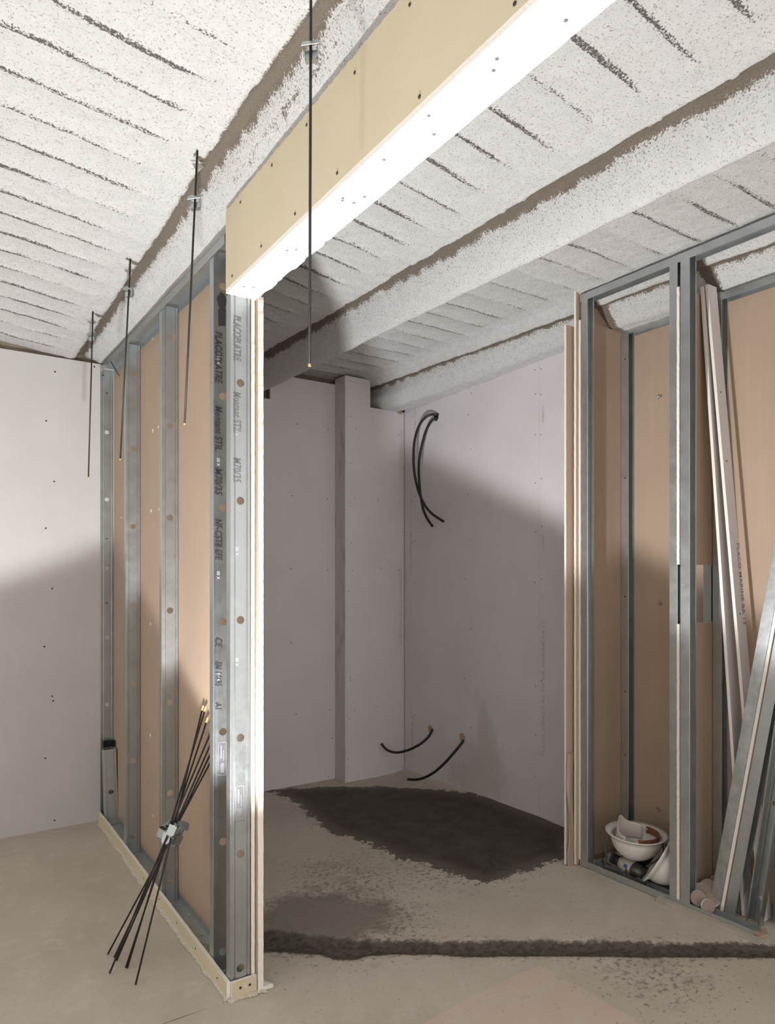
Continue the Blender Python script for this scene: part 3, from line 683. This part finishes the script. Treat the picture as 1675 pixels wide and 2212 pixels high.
# rods leaning in the near bay
pairs = [((293, 2127), (439, 1525)), ((275, 2091), (445, 1527)), ((272, 2090), (449, 1551)), ((237, 2102), (452, 1590)), ((252, 2075), (453, 1612)), ((247, 2068), (453, 1632)), ((233, 2061), (453, 1650))]
lbls = ['black rod of the leaning bundle whose foot stands nearest the camera', 'black leaning rod with a brass end, foot second nearest the camera in the bundle', 'black leaning rod with brass end at the lettered stud edge, foot mid-bundle',
        'black leaning rod whose foot stands farthest left and low among the bundle feet', 'black leaning rod in the left trio of feet',
        'black leaning rod in the left trio of feet, between its two neighbours', 'black leaning rod whose foot stands farthest from the camera, leftmost of the bundle']
clipz = [.455, .44, .47, .49, .475, .462, .45]
for i, ((lo, up), lb) in enumerate(zip(pairs, lbls)):
    a = PZ(*lo, .004); d = ray(*up); uu = (.074 if i < 3 else .052); b = _C+d*(((PO-_C[:2])@EU+uu)/(d[:2]@EU))
    dr = (b-a)/np.linalg.norm(b-a)
    if i >= 3:       # goes on behind the lettered stud up to the board
        ext = (.080-uu)/max(1e-3, dr[:2]@EU); b = b+dr*ext
    t = thing('hanger_rod', tuple(a), lb, 'hanger rod', 'rods leaning against the left partition')
    obj('rod', MB().tube([a, b], .0033, 10), M_BLACK, t, smooth=True)
    obj('rod_tip', MB().tube([b-dr*.018, b+dr*.001], .0040, 10), M_BRASS, t, label='brass-coloured rod end')
    k = (clipz[i]-a[2])/(b[2]-a[2]); c = a+(b-a)*k; bundle_c = c
    if i < 6:
        an = [0.1, 2.2, 1.1, 3.3, 4.2, 5.4][i]; e1 = Vector(dr).orthogonal().normalized(); e2 = Vector(dr).cross(e1)
        ax = e1*math.cos(an)+e2*math.sin(an); ay = Vector(dr).cross(ax); c = c+np.array(ax)*[.010, -.012, .014, .012, .012, .014][i]+dr*[.0, .018, -.014, .01, -.02, .022][i]
        mb = clip_mb(c, ax, ay, dr, 1.45)
        obj('clip', mb, M_GALV, t, label='galvanised spring clip')

# ================================================================== CABLES
def smooth_path(pts, n=10):
    pts = [Vector(p) for p in pts]; P = [pts[0]*2-pts[1]]+pts+[pts[-1]*2-pts[-2]]; out = []
    for i in range(1, len(P)-2):
        for k in range(n):
            t = k/n; a, b, c, d = P[i-1:i+3]
            out.append(.5*((2*b)+(c-a)*t+(2*a-5*b+4*c-d)*t*t+(3*b-a-3*c+d)*t**3))
    out.append(pts[-1]); return out
def cable(px, offs, r, lb, ring):
    pts = [tuple(PX(x, y, 3.005-o)) for (x, y), o in zip(px, offs)]
    t = thing('cable', tuple(pts[0]), lb, 'cable')
    path = smooth_path(pts)
    obj('sheath', MB().tube(path, r, 14), M_CABLE, t, smooth=True)
    e = path[-1]; d = (path[-1]-path[-2]).normalized()
    obj('cut_end', MB().tube([e, e+d*.0008], r*.72, 12), M_HOLE, t)
def z5(l): return [(850+x*150/1106, 850+y*300/2212) for x, y in l]
cable(z5([(735, 360), (700, 335), (560, 350), (430, 480), (350, 700), (322, 960), (335, 1250), (385, 1500), (470, 1720), (600, 1900), (800, 2040)]), [-.02, .01, .05, .085, .11, .12, .12, .11, .10, .085, .07], .0088,
      'black cable looping from the upper hole whose end points right', None)
cable(z5([(735, 375), (690, 395), (610, 440), (520, 600), (450, 850), (410, 1100), (410, 1350), (435, 1620), (480, 1850), (540, 1990), (625, 2115)]), [-.02, .015, .04, .065, .085, .095, .10, .10, .09, .085, .08], .0088,
      'black cable from the upper hole that hangs inside its twin and ends lower', None)
def z4(l): return [(800+x*220/1675, 1540+y*180/1370) for x, y in l]
cable(z4([(1012, 262), (1015, 290), (960, 390), (840, 500), (680, 590), (520, 640), (400, 648), (300, 620), (235, 570), (187, 505)]), [-.02, .02, .07, .11, .15, .18, .20, .215, .225, .235], .0088,
      'black cable curling up and left from the low left hole in the alcove wall', None)
cable(z4([(1530, 440), (1510, 490), (1390, 640), (1230, 820), (1060, 970), (900, 1060), (760, 1095), (620, 1090)]), [-.02, .03, .07, .11, .15, .18, .20, .22], .0088,
      'black cable drooping to the floor side from the low right hole in the alcove wall', None)
def wall_hole(x, y, r1, m, lb):
    q = PX(x, y, 3.01); q = PX(x, y, wx(q[1])); M = Matrix.Translation(Vector((q[0]-.0012, q[1], q[2]))) @ Matrix.Rotation(-PI/2, 4, 'Y')
    obj('hole_rim', MB().lathe([(r1*.55, -.003), (r1*.8, .0), (r1, .0008), (r1*1.02, -.001)], 24, M), m, w_right)
    obj('hole', MB().lathe([(0, .0004), (r1*.8, .0004)], 24, M), M_HOLE if m is M_LILAC else M_FOAM, w_right)
wall_hole(943, 902, .030, M_LILAC, ''); wall_hole(930, 1574, .024, M_FOAM, ''); wall_hole(999, 1593, .027, M_FOAM, '')
# dab of foam and steel seen in the joist notch of the column
q = PY(862, 885, 4.16)
obj('foam_dab', MB().lathe([(0, 0), (.03, .0), (.022, .03), (0, .05)], 12, Matrix.Translation((2.955, 4.16, 2.565))), M_FOAM, w_col)
obj('track_end', MB().box((2.968, 4.145, 2.565), (2.985, 4.155, 2.66)), M_GALVD, w_col)

# ================================================================== CLOSET ON THE RIGHT
XF = 2.726
def XY(x, y, z): return (x, y, z)
def m48(x0, y, depth=.048, fl=.038):
    """stud seen flange-on: web on the far side (+Y), open towards -Y"""
    x1 = x0+depth
    return [(x0+.001, y-fl), (x0, y-fl+.001), (x0, y-.001), (x0+.001, y), (x0+.012, y), (x0+.014, y-.003), (x1-.014, y-.003), (x1-.012, y), (x1-.001, y), (x1, y-.001), (x1, y-fl), (x1-.006, y-fl)]
def cstud(x0, y, z0, z1, lb, m=M_GALVD, holes=(), fl=.038, tilt=None, grp=None, name='metal_stud'):
    return obj(name, steel_c(m48(x0, y, .048, fl), XY, z0, z1, list(holes), 5, tilt=tilt), m, label=lb, cat='stud', group=grp, solid=.0009)
track('metal_track', XF-.0008, XF+.050, -.4, 2.312, lambda v: 2.766, -1, XY, .034, m=M_GALVD, label='galvanised top track of the closet front running under the sprayed ceiling', cat='track')
track('metal_track', XF-.0008, XF+.050, 1.46, 2.312, lambda v: .003, 1, XY, .030, m=M_GALVD, label='galvanised floor track of the closet front', cat='track')
cstud(XF, 2.305, .004, 2.764, 'galvanised front stud at the left corner of the closet beside the alcove opening')
dl = cstud(XF, 1.826, .004, 2.764, 'left one of the two galvanised studs clamping the closet divider board')
dr_ = cstud(XF, 1.7745, .004, 2.764, 'right one of the two galvanised studs clamping the closet divider board', fl=.043)
obj('stamped_lettering', text_mb('MONTANT STIL M48', (XF+.007, 1.7725, 2.70), (0, 0, -1), (1, 0, 0), .03, .7, .2), M_INK, dr_)
def yboard(x0, x1, y0, y1, z0, z1, lb, cat='plasterboard', front=M_KRAFT, back=M_LILAC, jag=0, seed=1):
    """board parallel to X: slot 0 faces the camera (-Y), slot 1 (+Y), slot 2 cut edge"""
    T = lambda u, v, z: (v, u, z)
    poly = ragged((x0, z1), (x0, z0), 120, .0009, seed)+[(x0, z0), (x1, z0), (x1, z1)]
    return sheet('plasterboard_sheet', poly, y0, y1, [front, back, M_GYP], T, label=lb, cat=cat)
yboard(2.722, 2.972, 1.7765, 1.7885, 1.452, 2.628, 'upper kraft-faced divider board in the closet, above the gap', seed=2)
yboard(2.722, 2.972, 1.7765, 1.7885, .034, 1.200, 'lower kraft-faced divider board in the closet, below the gap', seed=3)
yboard(2.7245, 3.075, 2.3065, 2.319, .03, 2.646, 'plasterboard behind the front corner stud, its white edge showing beside the steel', seed=4)
yboard(2.708, 3.10, 2.3205, 2.333, .004, 2.80, 'tallest plasterboard of the alcove jamb, its thin white edge reaching the ceiling', seed=5)
yboard(2.668, 3.02, 2.347, 2.3595, .004, 2.622, 'outermost plasterboard of the alcove jamb on the right, standing proud of the others', seed=6)
# crumpled strip of kraft paper standing at the jamb foot
mb = MB(); pts = [(1233, 1628), (1231, 1700), (1232, 1760), (1234, 1810), (1231, 1850), (1233, 1874)]
r = random.Random(2); L = []
for i, (x, y) in enumerate(pts):
    a = PY(x-5-r.random()*2+i*.2, y, 2.343-.004*(i % 2)); b = PY(x+5+i*.7, y, 2.336+.003*(i % 2)); c = PY(x, y, 2.328); L.append((a, c, b))
for i in range(len(L)-1):
    for k in range(2): mb.add([L[i][k], L[i][k+1], L[i+1][k+1], L[i+1][k]], [(0, 1, 2, 3)])
obj('paper_strip', mb, M_KRAFT, label='crumpled strip of torn kraft paper stuck to the foot of the alcove jamb', cat='paper', solid=.0012)
# linings at the back of the closet
XB, XR = 3.03, 2.966
T2 = lambda u, v, z: (u, v, z)
bl = sheet('plasterboard_sheet', [(1.79, .02), (2.306, .02), (2.306, 2.665), (1.79, 2.665)], XB+.049, XB+.0615, [M_KRAFT, M_LILAC, M_GYP], T2, label='kraft-faced board at the back of the left closet bay, behind the helmets', cat='plasterboard')
br = sheet('plasterboard_sheet', [(-.4, .02), (1.776, .02), (1.776, 2.66), (-.4, 2.66)], XR+.049, XR+.0615, [M_KRAFT, M_LILAC, M_GYP], T2, label='kraft-faced board at the back of the right closet bay, behind the leaning strips', cat='plasterboard')
track('metal_track', XB-.0008, XB+.0485, 1.79, 2.306, lambda v: 2.652, -1, XY, .030, m=M_GALVD, label='galvanised top track at the back of the left closet bay', cat='track')
track('metal_track', XR-.0008, XR+.0485, -.4, 1.775, lambda v: 2.642, -1, XY, .032, m=M_GALVD, label='galvanised top track at the back of the right closet bay', cat='track')
track('metal_track', XR-.0008, XR+.0485, -.4, 1.775, lambda v: .003, 1, XY, .030, m=M_GALVD, label='galvanised floor track at the back of the right closet bay', cat='track')
track('metal_track', XB-.0008, XB+.0485, 1.79, 2.306, lambda v: .003, 1, XY, .030, m=M_GALVD, label='galvanised floor track at the back of the left closet bay', cat='track')
c1 = cstud(XB, 2.303, .004, 2.66, 'galvanised stud in the back left corner of the left closet bay', holes=(), fl=.042)
c2s = cstud(XB, 1.858, .004, 2.66, 'galvanised stud glimpsed through the divider gap', fl=.040)
cstud(XR, 1.7725, .004, 2.648, 'galvanised stud at the back of the right closet bay, against the divider', fl=.042)
for st, x in ((c1, XB),):
    for z in (2.5, 1.9, 1.3, .82, .5): screw(st, (x-.001, 2.28, z), (-1, 0, 0), 1.0)
# toggle anchors poking through the left back board
for x, y in [(1425, 857), (1427, 1303), (1423, 1748)]:
    q = PX(x, y, XB+.044); mb = MB(); r = random.Random(x)
    for k in range(6):
        an = 2*PI*k/6+r.random(); mb.tube([q+np.array([.006, 0, 0]), q+np.array([-.004-.006*r.random(), .011*math.cos(an), .009*math.sin(an)])], [.0035, .0018], 6)
    obj('anchor', mb, M_GALV, bl, label='bright metal wall anchor poking through')
# strip lying in front of the floor track
obj('board_strip', MB().box((2.694, 1.425, .0), (2.7235, 1.87, .017), ID, mi=(0, 0, 0, 0, 0, 0)), M_PLANK, label='pale dusty board strip lying on the floor along the front of the closet track', cat='board strip', bevel=.002)
obj('cardboard_scrap', MB().prism([(0, 0), (.05, -.01), (.09, .02), (.05, .035), (.01, .03)], tuple(PZ(1640, 2028, .001)), (1, 0, 0), (0, 1, 0), (.2, .1, 1), .008), M_KRAFT,
    label='torn bit of brown cardboard at the end of the dusty strip by the right edge', cat='scrap')

# leaning strips and studs
def lean(p, ty, tx=0.0):
    """rotation about point p: ty leans the top towards -Y (positive) / +Y, tx towards +X"""
    return Matrix.Translation(Vector(p)) @ Matrix.Rotation(ty, 4, 'X') @ Matrix.Rotation(tx, 4, 'Y') @ Matrix.Translation(-Vector(p))
def lean_box(name, a, b, M, mats, mi, **kw):
    mb = MB().box(a, b, ID, mi); mb.v = [tuple(M @ Vector(p)) for p in mb.v]
    lo = min(p[2] for p in mb.v); mb.v = [(x, y, z-lo+.003) for x, y, z in mb.v]
    return obj(name, mb, mats, **kw)
MIY = (1, 1, 0, 2, 1, 1)
s1 = lean_box('plasterboard_strip', (2.868, 1.575, 0), (2.935, 1.5875, 2.66), lean((2.9, 1.58, 0), -math.atan(.185/2.66)), [M_LILAC, M_GYP, M_KRAFT], MIY, label='plasterboard strip leaning at the closet divider, rear one of the leaning pair', cat='board strip')
s2 = lean_box('plasterboard_strip', (2.877, 1.505, 0), (2.944, 1.5175, 2.67), lean((2.9, 1.51, 0), -math.atan(.237/2.66)), [M_LILAC, M_GYP, M_KRAFT], MIY, label='lilac-faced plasterboard strip leaning at the closet divider, front one of the leaning pair', cat='board strip')
q = Vector((2.90, 1.5045+.237/2.66*2.0, 2.05))
mt = text_mb('PLACO MARINE BA 13', (2.925, 1.5045, 1.55), (0, 0, -1), (1, 0, 0), .03, 1.1); ML = lean((2.9, 1.51, 0), -math.atan(.237/2.66)); mt.v = [tuple(ML @ Vector(p)) for p in mt.v]
obj('printed_lettering', mt, M_INKP, s2)
for i, z in enumerate((2.2, 1.9, 1.25, .8, .45)):
    screw(s2, ML @ Vector((2.905, 1.5042, z)), (0, -1, 0), .9)
tlt = math.atan(.178)
def lift(mb):
    lo = min(p[2] for p in mb.v); mb.v = [(x, y, z-lo+.003) for x, y, z in mb.v]; return mb
def lean_stud(x0, y, z1, ty, m, lb, fl=.038, depth=.048):
    ML = lean((x0, y, 0), ty); return obj('metal_stud', lift(steel_c(m48(x0, y, depth, fl), XY, 0, z1, [], 5, tilt=ML)), m, label=lb, cat='stud', solid=.0009)
lean_stud(2.822, 1.702, 2.45, tlt, M_KNURL, 'bright knurled steel stud leaning left of the sandwiched board strip', .046)
ML = lean((2.822, 1.702, 0), tlt)
mb = MB().box((2.820, 1.641, 0), (2.868, 1.6535, 2.45), ID, (1, 1, 0, 2, 1, 1)); mb.v = [tuple(ML @ Vector(p)) for p in mb.v]
obj('plasterboard_strip', lift(mb), [M_KRAFT, M_GYP, M_LILAC], label='beige-edged plasterboard strip sandwiched between the two leaning studs', cat='board strip')
lean_stud(2.826, 1.638, 2.45, tlt, M_GALVD, 'dull steel stud leaning right of the sandwiched board strip in the right closet bay', .044)
# open C stud facing the camera
def cface(x0, y0, y1, z1, ty, lb, holes):
    pts = [(x0, y0-.006), (x0, y0), (x0+.034, y0), (x0+.036, y0-.001), (x0+.036, y0-.009), (x0+.033, y0-.0105), (x0+.033, y0-.0125), (x0+.036, y0-.014),
           (x0+.036, y1+.014), (x0+.033, y1+.0125), (x0+.033, y1+.0105), (x0+.036, y1+.009), (x0+.036, y1+.001), (x0+.034, y1), (x0, y1), (x0, y1+.006)]
    ML = lean((x0, y0, 0), ty); return obj('metal_stud', lift(steel_c(pts, XY, 0, z1, holes, 7, .010, tilt=ML)), M_GALV, label=lb, cat='stud', solid=.0009)
cface(2.826, 1.547, 1.493, 2.4, math.atan(.14), 'open channel stud with round holes leaning at the far right, hollow side forward', [.10, .50, .9])
cface(2.90, 1.478, 1.43, 2.3, math.atan(.11), 'dark channel stud half hidden at the right picture edge behind the open leaning channel', [])
obj('tool_case', MB().box((2.905, 1.33, .003), (2.955, 1.455, .075)), M_BAG, label='black flat case on the floor in the right closet corner at the picture edge', cat='case', bevel=.006)
for k in range(5):
    obj('board_offcut', MB().box((2.910+.002*k, 1.335+.004*(k % 2), .077+.0105*k), (2.952, 1.45-.003*(k % 3), .0865+.0105*k)), M_KRAFT,
        label='thin kraft board offcut in the flat pile on the black case, counted from below: '+['lowest', 'second', 'middle', 'fourth', 'topmost'][k], cat='board offcut', group='offcuts piled on the black case')

# hole-saw discs of plasterboard
def disc(c, n, r, lb, th=.0125):
    M = Matrix.Translation(Vector(c)) @ Vector(n).to_track_quat('Z', 'Y').to_matrix().to_4x4()
    t = thing('plasterboard_disc', tuple(np.array(c)-np.array([0, 0, r*.6])), lb, 'disc', 'hole-saw discs at the foot of the closet divider')
    obj('core', MB().lathe([(0, -th/2), (r, -th/2), (r, th/2-.001), (r*.985, th/2-.001)], 28, M), M_GYP, t)
    obj('paper_face', MB().lathe([(0, th/2), (r*.985, th/2), (r*.985, th/2-.0015)], 28, M), M_DISC, t)
disc(PD(1509, 1940, 2.98), (-.75, -.6, .35), .031, 'plasterboard disc lying lowest left against the stud, kraft face forward')
disc(PD(1531, 1917, 3.02), (-.80, -.25, .65), .034, 'plasterboard disc tilted on top of the others, second back')
disc(PD(1551, 1906, 3.06), (-.85, -.45, .2), .031, 'plasterboard disc farthest back, half hidden by the leaning stud')
disc(PD(1530, 1957, 2.93), (-.55, -.82, .22), .027, 'plasterboard disc nearest the leaning stud foot, showing its white rim')
disc(PD(1538, 1944, 2.98), (-.3, -.4, .85), .029, 'plasterboard disc lying flat under the tilted one')
disc(PD(1514, 1921, 3.03), (-.4, -.85, .2), .026, 'plasterboard disc seen edge-on at the back of the little pile')

# ================================================================== HELMETS, GRINDER, BAG
def helmet_parts(t, M, sx=1.18):
    R = .108
    prof = []
    for k in range(13):
        a = k/12*PI/2; prof.append((R*math.sin(a)*1.0, -.120*math.cos(a)))
    outer_ = prof+[(R*1.01, .0), (R*1.06, .004), (R*1.20, .012), (R*1.225, .016), (R*1.22, .019), (R*1.06, .012), (R*.985, .006)]
    inner_ = [(R*.97*math.sin(k/12*PI/2), -.116*math.cos(k/12*PI/2)) for k in range(12, -1, -1)]
    obj('shell', MB().lathe(outer_+inner_, 48, M, sx, 1.0), M_HELMET, t, smooth=True)
hc = np.array(PD(1375, 1805, 3.26))
MH = Matrix.Translation(Vector(hc)) @ Matrix.Rotation(math.radians(-40), 4, 'Z') @ Matrix.Rotation(math.radians(2), 4, 'Y') @ Matrix.Rotation(math.radians(5), 4, 'X') @ Matrix.Scale(.93, 4)
h = thing('hard_hat', tuple(hc-np.array([0, 0, .13])), 'white hard hat lying upside down in the closet on top of the black bag', 'hard hat')
helmet_parts(h, MH, 1.12)
# sweat band: brown arc inside the brim
mb = MB(); n = 26; vs = []
for k in range(n+1):
    a = math.radians(-98+k/n*150)
    for r_, z_ in ((.094, -.014), (.094, .020), (.091, .020), (.091, -.014)): vs.append(MH @ Vector((1.16*r_*math.cos(a), r_*math.sin(a), z_)))
fs = [(4*i+j, 4*i+(j+1) % 4, 4*i+4+(j+1) % 4, 4*i+4+j) for i in range(n) for j in range(4)]+[(0, 3, 2, 1), (4*n, 4*n+1, 4*n+2, 4*n+3)]
mb.add(vs, fs); obj('sweat_band', mb, M_LEATHER, h, smooth=False)
for a in (-100, 50):
    a = math.radians(a); q = MH @ Vector((1.14*.095*math.cos(a), .095*math.sin(a), .006)); obj('band_stud', MB().lathe([(0, 0), (.006, .001), (.006, .004), (0, .005)], 12, Matrix.Translation(q) @ Matrix.Rotation(PI/2, 4, 'X')), M_HELMET, h)
# torn off-white sheet stuffed in the hat: a bent cradle flap rising at the back left
mb = MB(); nu, nv = 18, 10; vs = []
for i in range(nu+1):
    a = math.radians(60+i/nu*165)
    hgt = .014+.066*math.exp(-((i/nu-.50)/.2)**2)+.016*math.exp(-((i/nu-.12)/.2)**2)
    for j in range(nv+1):
        s = j/nv; rr = .088-.010*s; vs.append(MH @ Vector((1.14*rr*math.cos(a), rr*math.sin(a), -.05+(hgt+.05)*s)))
mb.add(vs, [(i*(nv+1)+j, i*(nv+1)+j+1, (i+1)*(nv+1)+j+1, (i+1)*(nv+1)+j) for i in range(nu) for j in range(nv)])
fl_ = obj('plastic_sheet', mb, M_PAPERW, label='torn off-white plastic sheet stuffed into the upturned hard hat', cat='sheet', solid=.0014, smooth=True)
hb = np.array((2.815, 1.925, .140))
MH2 = Matrix.Translation(Vector(hb)) @ Vector((.42, -.76, -.5)).to_track_quat('-Z', 'Y').to_matrix().to_4x4()
h2 = thing('hard_hat', (hb[0], hb[1], .01), 'white hard hat lying on its side behind the closet divider stud, brim turned left', 'hard hat')
MH2 = Matrix.Translation(Vector((.0, .0, .0))) @ MH2
helmet_parts(h2, MH2, 1.0)
# black bag under the hat
mb = MB(); r = random.Random(8)
MBg = Matrix.Translation(Vector((2.935, 2.09, .002)))
mb.lathe([(0, 0), (.10, 0), (.125, .02), (.115, .055), (.085, .075), (0, .082)], 28, MBg, .85, 1.05)
mb.v = [(x+.006*math.sin(31*y+9*z), y+.006*math.sin(23*x+17*z), z*(1+.10*math.sin(27*x)*math.cos(31*y))) for x, y, z in mb.v]
bag = obj('bag', mb, M_BAG, label='black fabric bag slumped on the closet floor under the upturned hard hat', cat='bag', smooth=True)
mb = MB().tube(smooth_path([PD(1428, 1868, 3.10), PD(1443, 1855, 3.12), PD(1450, 1832, 3.14), PD(1440, 1826, 3.16)], 8), .007, 10)
obj('bag_handle', mb, M_BAG, bag, smooth=True)
# angle grinder
ga = np.array(PZ(1322, 1852, .070)); gb = np.array(PZ(1393, 1888, .050))
gd = (gb-ga)/np.linalg.norm(gb-ga); L = np.linalg.norm(gb-ga)
g = thing('angle_grinder', tuple((ga+gb)/2*np.array([1, 1, 0])), 'dusty grey angle grinder lying on the closet floor under the white hard hat', 'angle grinder')
MG = Matrix.Translation(Vector(ga)) @ Vector(gd).to_track_quat('Z', 'Y').to_matrix().to_4x4()
obj('handle', MB().lathe([(0, -.02), (.018, -.018), (.023, 0), (.021, .03), (.024, L*.30), (0, L*.30)], 20, MG), M_GREYP, g, smooth=True)
mb = MB()
for k in range(7): mb.lathe([(.0215, .004+k*.008), (.0243, .005+k*.008), (.0243, .010+k*.008), (.0215, .011+k*.008)], 20, MG)
obj('grip_ribs', mb, M_BAG, g)
obj('motor_body', MB().lathe([(.024, L*.28), (.031, L*.34), (.033, L*.5), (.033, L*.66), (.029, L*.68), (0, L*.68)], 24, MG), simple('dusty_tool_grey', (.42, .39, .34), .6, 0, .2, 50), g, smooth=True)
obj('gear_head', MB().lathe([(.030, L*.66), (.034, L*.70), (.033, L*.84), (.026, L*.96), (.010, L*1.0), (0, L*1.0)], 20, MG, 1.0, .85), M_DARKM, g, smooth=True)
hd = ga+gd*L*.86
obj('wheel_guard', MB().lathe([(.012, -.03), (.058, -.03), (.060, -.027), (.060, -.010), (.057, -.010), (.057, -.026), (.012, -.026)], 28, Matrix.Translation(Vector(hd)) @ Matrix.Rotation(math.radians(20), 4, 'X')), M_DARKM, g, smooth=False)
# side label: curved patch on the body facing the camera
mb = MB(); cd = Vector(_C-(ga+gd*L*.5)).normalized(); e1 = (cd-Vector(gd)*cd.dot(Vector(gd))).normalized(); e2 = Vector(gd).cross(e1); vs = []
for i in range(7):
    an = math.radians(-2+28*i/6)
    for s in (.50, .60): vs.append(Vector(ga+gd*L*s)+(e1*math.cos(an)+e2*math.sin(an))*.0338)
mb.add(vs, [(2*i, 2*i+1, 2*i+3, 2*i+2) for i in range(6)]); obj('blue_label', mb, M_BLUE, g, label='small blue label')
cordp = smooth_path([ga-gd*.02, ga-gd*.05+np.array([0, 0, -.02]), PD(1305, 1872, 3.27), PD(1310, 1855, 3.25), PD(1309, 1838, 3.25), PD(1303, 1815, 3.26), PD(1299, 1797, 3.27)], 10)
obj('cord', MB().tube(cordp, .0042, 8), M_CORD, g, smooth=True)
obj('cable_coil', MB().tube(smooth_path([tuple(PZ(1290, 1868, .012)), tuple(PZ(1305, 1862, .02)), tuple(PZ(1330, 1878, .012)), tuple(PZ(1345, 1890, .012)), tuple(PZ(1320, 1886, .012)), tuple(PZ(1300, 1874, .02)), tuple(PZ(1335, 1884, .02))], 8), .0042, 8), M_CORD,
    label='dark cable coiled on the closet floor beside the grinder', cat='cable', smooth=True)
obj('rubber_cord', MB().tube(smooth_path([tuple(PD(1396, 1872, 3.2)), tuple(PD(1420, 1858, 3.2)), tuple(PD(1434, 1840, 3.22)), tuple(PD(1431, 1820, 3.24))], 8), .004, 8), M_CORD,
    label='dark rubber cord rising right of the upturned hard hat', cat='cable', smooth=True)
